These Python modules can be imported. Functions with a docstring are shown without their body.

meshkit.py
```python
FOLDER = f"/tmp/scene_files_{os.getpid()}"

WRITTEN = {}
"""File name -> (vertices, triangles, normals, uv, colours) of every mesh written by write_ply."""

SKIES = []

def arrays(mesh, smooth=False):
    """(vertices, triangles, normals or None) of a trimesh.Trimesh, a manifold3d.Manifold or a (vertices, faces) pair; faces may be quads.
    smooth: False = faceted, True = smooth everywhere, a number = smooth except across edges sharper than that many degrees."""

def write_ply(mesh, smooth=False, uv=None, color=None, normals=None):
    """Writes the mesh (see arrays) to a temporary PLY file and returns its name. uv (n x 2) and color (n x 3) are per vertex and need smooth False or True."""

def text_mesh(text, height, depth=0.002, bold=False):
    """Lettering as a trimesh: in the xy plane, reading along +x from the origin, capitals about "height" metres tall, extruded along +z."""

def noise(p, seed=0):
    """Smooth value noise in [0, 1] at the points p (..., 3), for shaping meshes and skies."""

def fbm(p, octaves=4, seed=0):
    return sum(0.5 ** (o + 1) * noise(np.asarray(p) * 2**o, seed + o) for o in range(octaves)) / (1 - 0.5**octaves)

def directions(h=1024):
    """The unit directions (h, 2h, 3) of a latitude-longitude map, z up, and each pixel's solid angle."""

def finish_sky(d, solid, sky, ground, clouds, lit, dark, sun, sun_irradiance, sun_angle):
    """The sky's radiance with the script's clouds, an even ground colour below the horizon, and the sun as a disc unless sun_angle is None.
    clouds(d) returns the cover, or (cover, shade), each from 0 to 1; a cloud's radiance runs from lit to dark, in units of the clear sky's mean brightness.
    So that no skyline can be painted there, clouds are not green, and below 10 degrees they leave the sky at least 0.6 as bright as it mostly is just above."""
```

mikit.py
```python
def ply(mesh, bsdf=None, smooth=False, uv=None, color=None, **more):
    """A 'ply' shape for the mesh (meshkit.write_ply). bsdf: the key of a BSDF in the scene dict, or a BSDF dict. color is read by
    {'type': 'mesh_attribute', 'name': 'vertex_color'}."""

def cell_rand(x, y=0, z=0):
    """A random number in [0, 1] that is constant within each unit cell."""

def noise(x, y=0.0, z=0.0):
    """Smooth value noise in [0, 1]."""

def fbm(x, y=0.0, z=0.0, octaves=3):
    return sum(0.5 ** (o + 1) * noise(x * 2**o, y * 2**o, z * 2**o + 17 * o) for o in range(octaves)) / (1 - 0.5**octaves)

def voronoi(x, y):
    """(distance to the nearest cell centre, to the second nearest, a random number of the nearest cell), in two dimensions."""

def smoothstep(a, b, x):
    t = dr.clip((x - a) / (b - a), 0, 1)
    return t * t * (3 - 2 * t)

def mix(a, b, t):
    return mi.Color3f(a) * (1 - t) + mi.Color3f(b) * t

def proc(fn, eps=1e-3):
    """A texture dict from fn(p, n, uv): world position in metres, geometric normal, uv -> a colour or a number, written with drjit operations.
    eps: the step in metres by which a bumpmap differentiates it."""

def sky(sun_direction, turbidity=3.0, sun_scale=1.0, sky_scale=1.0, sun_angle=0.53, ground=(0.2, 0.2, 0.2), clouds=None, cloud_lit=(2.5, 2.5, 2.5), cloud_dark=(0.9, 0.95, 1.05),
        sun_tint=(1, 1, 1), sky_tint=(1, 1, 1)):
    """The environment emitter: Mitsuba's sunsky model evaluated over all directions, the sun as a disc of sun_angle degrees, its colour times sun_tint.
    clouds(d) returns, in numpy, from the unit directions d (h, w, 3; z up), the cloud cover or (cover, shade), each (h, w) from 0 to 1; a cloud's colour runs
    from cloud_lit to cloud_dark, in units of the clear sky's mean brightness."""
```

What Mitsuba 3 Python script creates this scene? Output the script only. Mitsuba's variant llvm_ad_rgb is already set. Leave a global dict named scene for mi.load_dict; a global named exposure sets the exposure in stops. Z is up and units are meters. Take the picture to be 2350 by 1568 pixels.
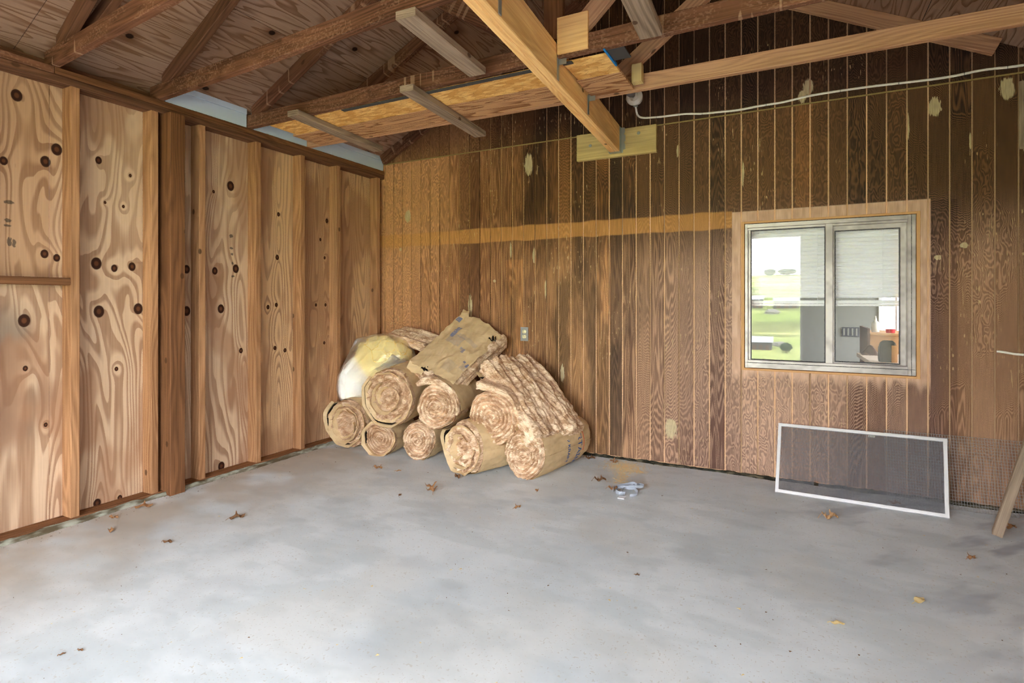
import math, random
import numpy as np, trimesh, shapely
import shapely.geometry as sg
import drjit as dr, mitsuba as mi
import mikit, meshkit
from mikit import proc, noise, fbm, voronoi, smoothstep, mix, cell_rand
from scipy.spatial import ConvexHull

T = mi.ScalarTransform4f
V = np.array
rng = np.random.default_rng(7)
scene, labels = {}, {}

# ---------------------------------------------------------------- camera, sky, exposure
CAM = V([3.4566, -3.9851, 1.1555]); YAW = -0.4727; FPX = 1260.67
FWD = V([math.sin(YAW), math.cos(YAW), 0.0])
scene['camera'] = {'type': 'perspective', 'fov': math.degrees(2 * math.atan(1175 / FPX)), 'fov_axis': 'x',
                   'near_clip': 0.05, 'far_clip': 2000.0,
                   'principal_point_offset_x': 0.0, 'principal_point_offset_y': (784 - 693.18) / 1568,
                   'to_world': T().look_at(origin=CAM.tolist(), target=(CAM + FWD).tolist(), up=[0, 0, 1])}

def clouds(d):
    n = meshkit.fbm(d * 2.2 + 5, 4, seed=3)
    return 0.86 + 0.14 * n, 0.35 * meshkit.fbm(d * 3.1, 3, seed=9)
scene['sky'] = mikit.sky([0.35, 0.75, 0.62], turbidity=4.0, sun_scale=0.05, clouds=clouds, cloud_lit=(1.84, 1.91, 2.03), cloud_dark=(1.26, 1.30, 1.39), ground=(0.28, 0.27, 0.24))
exposure = 6.75

# ---------------------------------------------------------------- helpers
def S(r, g, b):
    c = V([r, g, b]) / 255.0
    return np.where(c <= 0.04045, c / 12.92, ((c + 0.055) / 1.055) ** 2.4).tolist()
def fr(x): return x - dr.floor(x)
def bsdf(key, tex, rough=0.8, spec=0.25, metallic=0.0, two=True, bump=None, scale=0.002, **kw):
    col = tex if isinstance(tex, dict) else {'type': 'rgb', 'value': tex}
    b = {'type': 'principled', 'base_color': col, 'roughness': rough, 'specular': spec, 'metallic': metallic, **kw}
    if bump is not None:
        b = {'type': 'bumpmap', 'arbitrary': bump, 'scale': scale, 'bsdf': b}
    scene['mat_' + key] = {'type': 'twosided', 'bsdf': b} if two else b
def key_for(base):
    if base not in USED: USED.add(base); return base
    k = 1
    while f'{base}_{k:03d}' in USED: k += 1
    USED.add(f'{base}_{k:03d}'); return f'{base}_{k:03d}'
USED = set()
def add(name, m, b, parent=None, smooth=False, uv=None, shape=None, to_world=None):
    k = key_for(name if parent is None else f'{parent}__{name}')
    d = dict(shape) if shape else None
    if d is None:
        if isinstance(m, tuple) and len(m) == 3: m, uv = (m[0], m[1]), m[2]
        if uv is not None and smooth not in (True, False): uv = None
        d = mikit.ply(m, 'mat_' + b, smooth=smooth, uv=uv)
    if to_world is not None: d['to_world'] = to_world
    scene[k] = d
    return k
def thing(name, label, cat, group=None):
    k = key_for(name); labels[k] = {'label': label, 'category': cat}
    if group: labels[k]['group'] = group
    return k
def tag(k, label=None, cat=None, group=None, kind=None):
    d = labels.setdefault(k, {})
    for a, b in (('label', label), ('category', cat), ('group', group), ('kind', kind)):
        if b: d[a] = b
    return k
def struct(name, m, b, parent=None, **kw):
    k = add(name, m, b, parent, **kw); labels[k] = {'kind': 'structure'}; return k
def holder(name):
    k = key_for(name); labels[k] = {'kind': 'structure'}; return k
def nrm(v): v = np.asarray(v, float); return v / np.linalg.norm(v)
def join(ms):
    vs, fs, us, at = [], [], [], 0
    for m in ms:
        vs.append(np.asarray(m[0])); fs.append(np.asarray(m[1]) + at); at += len(m[0])
        if len(m) == 3: us.append(m[2])
    return (np.vstack(vs), np.vstack(fs), np.vstack(us)) if len(us) == len(ms) else (np.vstack(vs), np.vstack(fs))

UVN = [0]
def prism(p0, p1, w, h, up=(0, 0, 1), ch=0.003, var=0, skew0=0.0, skew1=0.0):
    """a bar from p0 to p1, w wide and h high (along up), chamfered; uv = metres along / around, lumber kind var. skew: plumb-cut ends (shift of the top edge along the bar)."""
    p0, p1 = V(p0, float), V(p1, float)
    a = nrm(p1 - p0); L = np.linalg.norm(p1 - p0)
    up = V(up, float); t = nrm(up - a * (up @ a)); s = np.cross(a, t)
    x, y = w / 2, h / 2; c = min(ch, x * .4, y * .4)
    q = [(-x + c, -y), (x - c, -y), (x, -y + c), (x, y - c), (x - c, y), (-x + c, y), (-x, y - c), (-x, -y + c)] if c > 0 else [(-x, -y), (x, -y), (x, y), (-x, y)]
    UVN[0] += 1
    r = np.random.default_rng(UVN[0] * 13 + 5)
    u0, v0 = var * 200 + 20 + r.random() * 150, r.random() * 9
    n = len(q); vs, fs, us = [], [], []
    P = lambda i, e: (p0 + a * (skew0 * q[i][1] / y) if e == 0 else p1 + a * (skew1 * q[i][1] / y)) + s * q[i][0] + t * q[i][1]
    peri = 0
    for i in range(n):
        j = (i + 1) % n; d = math.dist(q[i], q[j]); k = len(vs)
        vs += [P(i, 0), P(i, 1), P(j, 1), P(j, 0)]
        us += [(u0, v0 + peri), (u0 + L, v0 + peri), (u0 + L, v0 + peri + d), (u0, v0 + peri + d)]
        fs += [(k, k + 3, k + 2), (k, k + 2, k + 1)]; peri += d
    for e in (0, 1):
        k = len(vs)
        vs += [P(i, e) for i in range(n)]; us += [(u0 + q[i][0] * 2.5, v0 + q[i][1] * 2.5) for i in range(n)]
        fs += [(k, k + i + 1, k + i + 2) if e else (k, k + i + 2, k + i + 1) for i in range(n - 2)]
    fs = V(fs)[:, ::-1]
    return V(vs), fs, V(us)
def box(x0, x1, y0, y1, z0, z1, ch=0.0, var=0, axis=None):
    d = V([x1 - x0, y1 - y0, z1 - z0]); c = V([x0 + x1, y0 + y1, z0 + z1]) / 2
    ax = int(np.argmax(d)) if axis is None else axis
    e = np.zeros(3); e[ax] = d[ax] / 2
    up = [(0, 0, 1), (0, 0, 1), (0, 1, 0)][ax]
    w, h = [(d[1], d[2]), (d[0], d[2]), (d[0], d[1])][ax]
    return prism(c - e, c + e, w, h, up, ch, var)
def grid(P, closed_u=False, closed_v=False, uv=None):
    nu, nv = P.shape[:2]
    i, j = np.meshgrid(np.arange(nu if closed_u else nu - 1), np.arange(nv if closed_v else nv - 1), indexing='ij')
    a = i * nv + j; b = ((i + 1) % nu) * nv + j; c = ((i + 1) % nu) * nv + (j + 1) % nv; d = i * nv + (j + 1) % nv
    f = np.vstack([np.stack([a, b, c], -1).reshape(-1, 3), np.stack([a, c, d], -1).reshape(-1, 3)])
    return (P.reshape(-1, 3), f, uv.reshape(-1, 2)) if uv is not None else (P.reshape(-1, 3), f)
def tube(path, r, n=10, flat=1.0, caps=True):
    path = V(path, float); m = len(path)
    tan = np.gradient(path, axis=0); tan /= np.linalg.norm(tan, axis=1, keepdims=True)
    up = V([0, 0, 1.0]) if abs(tan[0, 2]) < .9 else V([0, 1.0, 0])
    s = np.cross(tan[0], up); s /= np.linalg.norm(s); out = []
    th = np.arange(n) * 2 * np.pi / n
    for k in range(m):
        s = s - tan[k] * (s @ tan[k]); s /= np.linalg.norm(s); t = np.cross(s, tan[k])
        out.append(path[k] + r * (np.cos(th)[:, None] * s * flat + np.sin(th)[:, None] * t))
    v, f = grid(V(out), closed_v=True)
    if caps:
        v = np.vstack([v, path[0], path[-1]]); i = np.arange(n); j = (i + 1) % n; b = (m - 1) * n
        f = np.vstack([f, np.stack([i * 0 + len(v) - 2, i, j], 1), np.stack([i * 0 + len(v) - 1, b + j, b + i], 1)])
    return v, f
def spline(pts, n):
    from scipy.interpolate import CubicSpline
    pts = V(pts, float); t = np.r_[0, np.cumsum(np.linalg.norm(np.diff(pts, axis=0), axis=1))]
    return CubicSpline(t, pts)(np.linspace(0, t[-1], n))
def lathe(prof, n=32):
    """profile (r, z) -> closed mesh about z"""
    th = np.arange(n) * 2 * np.pi / n
    P = np.stack([np.stack([r * np.cos(th), r * np.sin(th), np.full(n, z)], -1) for r, z in prof])
    return grid(P, closed_v=True)
def xf(m, R=np.eye(3), t=(0, 0, 0)):
    return (np.asarray(m[0]) @ np.asarray(R).T + V(t, float), *m[1:])
def sheet(P, th, uv=None):
    """closed thin sheet from a grid of points, th thick"""
    nu, nv = P.shape[:2]
    du = np.gradient(P, axis=0); dv = np.gradient(P, axis=1)
    N = np.cross(du, dv); N /= np.maximum(np.linalg.norm(N, axis=-1, keepdims=True), 1e-9)
    A, B = grid(P + N * th / 2), grid(P - N * th / 2)
    n = nu * nv; idx = np.arange(n).reshape(nu, nv)
    ring = np.concatenate([idx[:-1, 0], idx[-1, :-1], idx[::-1, -1][:-1], idx[0, ::-1][:-1]])
    r2 = np.roll(ring, -1)
    f = np.vstack([A[1], B[1][:, ::-1] + n, np.stack([ring, ring + n, r2 + n], 1), np.stack([ring, r2 + n, r2], 1)])
    v = np.vstack([A[0], B[0]])
    if uv is None:
        a, b = np.meshgrid(np.linspace(0, 1, nu), np.linspace(0, 1, nv), indexing='ij'); uv = np.stack([a, b], -1)
    return v, f, np.vstack([uv.reshape(-1, 2)] * 2)

# ---------------------------------------------------------------- materials
LUM = [  # light, dark, of each kind of lumber
    ((116, 78, 56), (70, 43, 29)),     # 0 old truss wood
    ((178, 134, 96), (132, 90, 58)),  # 1 wall studs
    ((158, 138, 118), (110, 92, 76)),  # 2 weathered grey boards
    ((238, 196, 134), (214, 162, 100)),  # 3 new fir beam
    ((124, 84, 54), (84, 53, 32)),    # 4 brown post
    ((196, 154, 118), (160, 116, 84)),  # 5 pale fir chords
    ((198, 176, 122), (176, 152, 100)), # 6 greenish treated board
    ((110, 76, 54), (70, 46, 32)),      # 7 dark rafters
]
def lumber(p, n, uv):
    u, v = uv.x, uv.y
    k = dr.floor(u / 200.0)
    li, da = mi.Color3f(0), mi.Color3f(0)
    for i, (a, b) in enumerate(LUM):
        m = dr.select((k > i - .5) & (k < i + .5), 1.0, 0.0)
        li += mi.Color3f(S(*a)) * m; da += mi.Color3f(S(*b)) * m
    w = fbm(u * .9, v * 7, k, 3)
    g = v * 26 + 9.0 * w
    r = dr.abs(fr(g) - .5) * 2
    f = noise(u * 6, v * 300)
    t = .34 * r + .36 * f + .6 * (w - .5) + .16
    c = mix(da, li, smoothstep(.05, .9, t))
    c *= .80 + .40 * fbm(u * 1.9 + 9, v * 11, 3, 3)
    d1, d2, kk = voronoi(u * 5.5, v * 8)
    c = mix(c, mi.Color3f(S(70, 44, 28)), smoothstep(.12, .07, d1) * dr.select(kk > .86, .8, 0.0))
    # bird-lime and splash marks on the old trusses
    old = dr.select(k < .5, 1.0, 0.0)
    sp = smoothstep(.55, .75, noise(u * 130, v * 150)) * smoothstep(.40, .62, fbm(u * 5, v * 16 + 4, 1, 2))
    drip = smoothstep(.80, .87, noise(u * 46, v * 5)) * smoothstep(.45, .6, noise(u * 2.2, 7.0))
    c = mix(c, mi.Color3f(S(190, 158, 128)), old * dr.minimum(.15 * sp + .4 * drip, .7))
    return c
bsdf('lumber', proc(lumber), .78, .2)

KNOTS = [(-2.667, 2.189, .024), (-2.718, 1.85, .017), (-2.548, 1.885, .023), (-2.499, 1.96, .025), (-2.303, 1.948, .017), (-2.552, 1.405, .018), (-2.499, 1.388, .016), (-2.314, 1.37, .027), (-2.223, 1.348, .017), (-2.128, 1.363, .02), (-2.301, 1.102, .027), (-2.094, 1.115, .026), (-2.637, 1.061, .026), (-2.632, .819, .011), (-2.138, 1.896, .008), (-2.175, 1.709, .008), (-2.27, 1.717, .007), (-1.979, 1.391, .021), (-1.802, 1.365, .022), (-1.802, 1.097, .025), (-1.493, 1.956, .027), (-1.609, 1.364, .02), (-1.453, 1.387, .024), (-1.565, 1.109, .024), (-1.413, .813, .015), (-2.212, .771, .01), (-1.618, 1.895, .009), (-1.108, 1.491, .016), (-1.096, 1.817, .013), (-1.116, 1.133, .013), (-1.189, 1.117, .013), (-1.037, .786, .013), (-1.128, .81, .013), (-.613, 1.831, .015), (-.637, 1.521, .011), (-.628, 1.131, .011), (-.731, 1.131, .011), (-.642, .817, .011), (-.565, .826, .011), (-.684, 1.668, .011), (-1.562, .04, .024), (-2.31, .033, .019), (-2.194, .025, .013), (-2.547, .517, .009)]
MARKS = [(-1.489, 1.612, .016, .013), (-1.486, 1.527, .014, .008), (-1.483, 1.487, .010, .009), (-1.479, 1.423, .009, .009), (-1.476, 1.333, .013, .008), (-2.699, 1.65, .022, .010), (-2.701, 1.559, .016, .010), (-2.702, 1.533, .016, .006), (-2.695, 1.455, .010, .022), (-2.677, 1.448, .008, .022)]      # smudged grade stamps
def ply_left(p, n, uv):
    y, z = p.y, p.z
    fine = smoothstep(-1.38, -1.32, y)
    wob = noise(y * 2.0 + 3, z * 1.4)
    h = fbm(y * 3.6 + 5 + wob, z * .30 + 3, 0, 3) * 1.3 + .13 * noise(y * 16, z * 1.8)
    hf = fbm(y * 5.5 + 11, z * .5, 2, 2) + .10 * noise(y * 20, z * 2.5) + y * .35
    hk, core, mid = mi.Float(0), mi.Float(0), mi.Float(0)
    for ky, kz, kr in KNOTS:
        d2 = dr.square((y - ky) / kr) + dr.square((z - kz) / (kr * 1.3))
        hk += 1.0 / (1.0 + d2 * .16)
        core = dr.maximum(core, smoothstep(1.15, .75, d2))
        mid = dr.maximum(mid, smoothstep(.3, .05, d2))
    val = dr.lerp(h * 14.0 + .25 * noise(y * 40, z * 5), hf * 15.0 + .2 * noise(y * 50, z * 6), fine) + hk * 1.35
    q = fr(val)
    dark = (1 - smoothstep(dr.lerp(.30, .18, fine), dr.lerp(.62, .6, fine), q)) * smoothstep(0.0, .05, q)
    dark = dark * dr.lerp(.82, .85, fine) * (.55 + .45 * smoothstep(.25, .6, fbm(y * 2 + 8, z * 1.1, 5, 2)))
    fib = noise(y * 260, z * 7)
    li = mix(S(214, 186, 153), S(200, 168, 132), fbm(y * 3, z * 2, 9, 2))
    li = mix(li, mi.Color3f(S(218, 176, 126)), fine * .7)
    c = mix(li, mi.Color3f(S(148, 109, 78)), dr.minimum(dark * .85 + .22 * fib - .08, 1))
    # grey water stain in the left bay, brown scorch patches
    st = smoothstep(-2.47, -2.52, y) * smoothstep(.3, .65, fbm(y * 4, z * 3, 4, 3)) * smoothstep(.35, .6, z) * smoothstep(1.25, 1.0, z)
    c = mix(c, mi.Color3f(S(118, 106, 92)), st * .75)
    br = smoothstep(.54, .68, fbm(y * 5 + 31, z * 1.7, 6, 4)) * .6
    c = mix(c, mi.Color3f(S(156, 112, 80)), br)
    up = smoothstep(-2.45, -2.55, y) * smoothstep(1.25, 1.3, z)  # light falloff painted into the upper left bay as a darker tone
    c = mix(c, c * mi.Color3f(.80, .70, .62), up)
    c *= mi.Color3f(.88, .86, .89)
    mk = mi.Float(0)
    for ky, kz, ka, kb in MARKS: mk = dr.maximum(mk, smoothstep(1.2, .5, dr.square((y - ky) / ka) + dr.square((z - kz) / kb) + .9 * (noise(y * 160, z * 160) - .5)))
    c = mix(c, mi.Color3f(S(58, 52, 46)), mk * .75)
    c = mix(c, mi.Color3f(S(50, 28, 18)), core)
    c = mix(c, mi.Color3f(S(92, 54, 32)), mid * core * .8)
    return c
bsdf('plywood_wall', proc(ply_left), .8, .18)

def ply_roof(p, n, uv):
    s, y = uv.x, uv.y      # up the slope, along the eave
    s = s + .05 * fbm(y * 1.7, s * 2, 8, 2)
    h = fbm(s * 6.0, y * .6, 1, 4) * 1.2 + .24 * noise(s * 26, y * 3.0)
    q = fr(h * 10 + s * 3)
    dark = (1 - smoothstep(.1, .55, q)) * smoothstep(0, .05, q)
    fib = noise(s * 240, y * 6)
    c = mix(S(168, 140, 118), S(138, 108, 86), fbm(s * 2.6, y * 1.5, 3, 3))
    c = mix(c, mi.Color3f(S(112, 78, 54)), dr.minimum(dark * .75 + .2 * fib, 1))
    d1, d2, kk = voronoi(s * 2.3, y * 2.0)
    on = dr.select(kk > .45, 1.0, 0.0)
    c = mix(c, mi.Color3f(S(96, 62, 40)), smoothstep(.17, .03, d1) * on * .7)
    c = mix(c, mi.Color3f(S(40, 24, 16)), smoothstep(.05, .03, d1) * on)
    return c
bsdf('plywood_roof', proc(ply_roof), .85, .15)

GX0 = 2.3348 - 23 * .1016        # the first groove, at the corner
PATCH = [(1.568, 2.258, .036, .085), (.364, 1.927, .032, .058), (2.687, .253, .04, .075), (4.195, 2.297, .031, .056), (4.522, 2.347, .034, .06), (3.544, 2.528, .03, .05), (3.51, 2.47, .022, .04), (1.618, 1.532, .014, .066), (4.33, 1.481, .019, .017), (4.209, 1.415, .017, .015), (1.407, 1.576, .009, .06), (4.067, 2.201, .007, .075), (4.359, 2.072, .006, .045), (4.59, 2.186, .022, .185), (1.257, 1.329, .013, .013), (.28, 1.632, .013, .016), (1.717, 1.253, .008, .075), (3.158, 2.012, .008, .08), (2.735, 2.22, .012, .045), (1.02, 1.10, .02, .12), (1.86, .60, .016, .07)]
def siding(p, n, uv):
    x, z = p.x, p.z
    pid = dr.floor((x - GX0) / .1016)
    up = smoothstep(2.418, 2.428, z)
    sheet_id = dr.floor((x - GX0) / 1.2192 + .5)
    r1, r2 = cell_rand(pid, up * 3 + 1, 5), cell_rand(pid, up * 3 + 1, 8)
    swirl = smoothstep(.35, .65, noise(x * 1.6 + 4, z * .7 + up * 9) * .6 + .4 * r1)
    so = sheet_id * 7.3 + up * 3.1
    a = fbm(x * 11 + so, z * 3.8 + so, 0, 4) + .02 * noise(x * 150, z * 30)
    b = fbm(x * 18 + so, z * 1.0, 3, 3)
    h = dr.lerp(b * 11 + x * 26, a * 17, swirl)
    ln = 1 - dr.abs(fr(h) - .5) * 2
    line = smoothstep(.25, .95, ln)
    fib = noise(x * 420, z * 16)
    # stain of the boards: honey at the left, walnut at the upper right, plum brown at the lower right
    L0, D0 = mi.Color3f(S(216, 165, 114)), mi.Color3f(S(138, 93, 59))
    tx = smoothstep(.75, 1.75, x)
    hi = smoothstep(1.25, 1.85, z)
    far = smoothstep(4.18, 4.26, x)
    Lr = mix(mi.Color3f(S(206, 172, 144)), mi.Color3f(S(124, 88, 56)), hi)
    Dr = mix(mi.Color3f(S(100, 68, 54)), mi.Color3f(S(46, 30, 21)), hi)
    Lm = mix(mi.Color3f(S(190, 146, 96)), mi.Color3f(S(144, 100, 58)), hi)
    Dm = mix(mi.Color3f(S(106, 70, 43)), mi.Color3f(S(72, 45, 25)), hi)
    tr = smoothstep(1.9, 3.0, x)
    Lc = mix(mix(L0, Lm, tx), Lr, tr); Dc = mix(mix(D0, Dm, tx), Dr, tr)
    lowfar = far * smoothstep(1.75, 1.2, z)
    Lc = mix(Lc, mi.Color3f(S(190, 150, 112)), lowfar * .75); Dc = mix(Dc, mi.Color3f(S(136, 100, 70)), lowfar * .75)
    tone = .46 * (r1 - .5) + .6 * (fbm(x * 1.7, z * 1.1, 2, 3) - .5)
    t = dr.clip(.26 + .62 * line * (.55 + .45 * r2) + .30 * (fib - .45) + tone, 0, 1)
    c = mix(Dc, Lc, t)
    # single dark and light boards
    def band(a0, a1, lo=-9.0, hi_=9.0): return dr.select((x > a0) & (x < a1) & (z > lo) & (z < hi_), 1.0, 0.0)
    c *= mi.Color3f(1.0) - mi.Color3f(.52, .56, .56) * band(GX0 + 9 * .1016, GX0 + 11 * .1016, 0, 2.42)
    c *= mi.Color3f(1.0) - mi.Color3f(.30, .34, .30) * band(4.175, 4.30, 0, 1.75)
    c = mix(c, c * mi.Color3f(1.7, 1.6, 1.4), band(3.47, 3.57, 1.76, 2.42) * .8)
    c = mix(c, c * mi.Color3f(1.5, 1.42, 1.25), band(2.132, 2.245, 0, 2.42) * .8)
    c *= 1 - .38 * band(2.245, 2.335, 0, 2.42)
    c = mix(c, c * mi.Color3f(1.35, 1.28, 1.1), band(1.36, 1.52, 0, 1.5) * .7)
    # dark smears at eye height and above, in the middle
    sm = smoothstep(.38, .72, fbm(x * 7 + 3, z * 2.6, 1, 4)) * smoothstep(1.1, 1.4, x) * smoothstep(2.7, 2.2, x)
    c *= 1 - .55 * sm
    # upper row is darker
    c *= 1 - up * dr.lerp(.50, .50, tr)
    # the lighter stripe a removed rail left behind
    rag = .012 * noise(x * 9, 3.0)
    sp = smoothstep(1.652, 1.664, z + rag) * smoothstep(1.772 + rag, 1.758 + rag, z) * dr.select(x < 3.09, 1.0, 0.0)
    c = mix(c, mix(S(184, 132, 66), S(214, 160, 92), dr.clip(line * .55 + fib * .3 + .15, 0, 1)), sp * .75)
    # bare wood where the trim around the window was
    wx = smoothstep(3.088, 3.092, x) * smoothstep(4.178, 4.173, x) * smoothstep(.585 + .09 * noise(x * 40, 1.0), .70, z) * smoothstep(1.765, 1.757, z)
    c = mix(c, mix(S(238, 208, 180), S(196, 158, 128), noise(x * 60, z * 18) * .6 + .4 * fib), wx * .92)
    c *= mi.Color3f(.88, .81, .81)
    # scraped spots
    pt = mi.Float(0)
    for px, pz, pa, pb in PATCH:
        d = dr.square((x - px) / pa) + dr.square((z - pz) / pb)
        pt = dr.maximum(pt, smoothstep(1.15, .75, d + .9 * (noise(x * 300, z * 40) - .5)))
    c = mix(c, mix(S(206, 190, 150), S(176, 158, 122), noise(x * 350, z * 30)), pt * .85)
    sc = smoothstep(.88, .93, noise(x * 230, z * 26)) * smoothstep(.62, .8, noise(x * 5, z * 5 + 2))
    c = mix(c, mi.Color3f(S(204, 178, 132)), sc * .6)
    return c
bsdf('siding', proc(siding), .62, .3)
def groove(p, n, uv):
    x, z = p.x, p.z
    k = noise(x * 9.8 + 3, z * 1.6)
    li = mix(S(170, 130, 82), S(224, 184, 146), smoothstep(1.0, 2.4, x))
    up = smoothstep(2.418, 2.428, z)
    c = mix(li, mi.Color3f(S(82, 54, 32)), smoothstep(.35, .85, k) * dr.lerp(.95, .55, smoothstep(1.4, 2.4, x)))
    far = smoothstep(4.1, 4.3, x) * .5
    return mix(c, mi.Color3f(S(84, 56, 36)), dr.maximum(far, up * .35))
bsdf('siding_groove', proc(groove), .8, .15)

def concrete(p, n, uv):
    x, y = p.x, p.y
    a = fbm(x * 3.1 + 3, y * 2.4, 0, 4)
    b = fbm(x * 6 + 1.5 * a, y * 11, 2, 4)
    c = mix(S(189, 195, 196), S(202, 207, 207), smoothstep(.3, .7, a))
    c = mix(c, mi.Color3f(S(170, 178, 178)), smoothstep(.42, .7, b) * .4)
    c = mix(c, mi.Color3f(S(196, 194, 186)), smoothstep(.5, .7, fbm(x * 2.3 + 20, y * 2.3, 5, 3)) * .35)
    # dark rubbed stains at the right and a few soft smudges
    d = fbm((x + y) * 2.2 + 7, (x - y) * 7.0, 1, 4)
    m = smoothstep(3.3, 4.5, x + .4 * (y + 1.2)) * smoothstep(-2.9, -1.9, y)
    c = mix(c, mi.Color3f(S(120, 126, 136)), smoothstep(.44, .7, d) * m * .55)
    m2 = smoothstep(.5, .8, fbm(x * 3.6 + 40, y * 5.0, 4, 4))
    c = mix(c, mi.Color3f(S(150, 156, 158)), m2 * .28)
    # brown dust and painted-in shade along the left wall
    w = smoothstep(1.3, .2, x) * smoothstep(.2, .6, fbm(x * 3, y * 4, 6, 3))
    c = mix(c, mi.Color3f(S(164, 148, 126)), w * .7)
    s = smoothstep(.84, .92, noise(x * 160, y * 160))
    c = mix(c, mi.Color3f(S(170, 164, 152)), s * .5)
    return c
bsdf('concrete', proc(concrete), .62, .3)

def insul(p, n, uv):
    w = fbm(p.x * 7, p.y * 7, p.z * 7, 2) * 2.2
    a = fbm(p.x * 26 + w, p.y * 26 + w, p.z * 30 - w, 3)
    b = noise(p.x * 120 + w * 4, p.y * 120, p.z * 160 - w * 4)
    t = smoothstep(.3, .7, .72 * a + .28 * b)
    c = mix(S(168, 130, 96), S(230, 205, 174), t)
    return mix(c, mi.Color3f(S(206, 168, 134)), smoothstep(.5, .7, fbm(p.x * 4 + 9, p.y * 4, p.z * 4, 2)) * .3)
bsdf('insulation', proc(insul), .95, .05, sheen=0.4)
def insul_dirty(p, n, uv):
    c = insul(p, n, uv)
    return mix(c, mi.Color3f(S(160, 122, 88)), .20 + .30 * fbm(p.x * 12, p.y * 12, p.z * 12, 2))
bsdf('insulation_old', proc(insul_dirty), .95, .05, sheen=0.3)
def kraft(p, n, uv):
    a = fbm(p.x * 18, p.y * 18, p.z * 18, 3)
    b = noise(p.x * 9, p.y * 60, p.z * 60)
    c = mix(S(196, 168, 126), S(208, 180, 138), smoothstep(.2, .8, a))
    return mix(c, mi.Color3f(S(184, 154, 112)), smoothstep(.55, .8, b) * .3)
bsdf('kraft_paper', proc(kraft), .55, .35)
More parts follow.
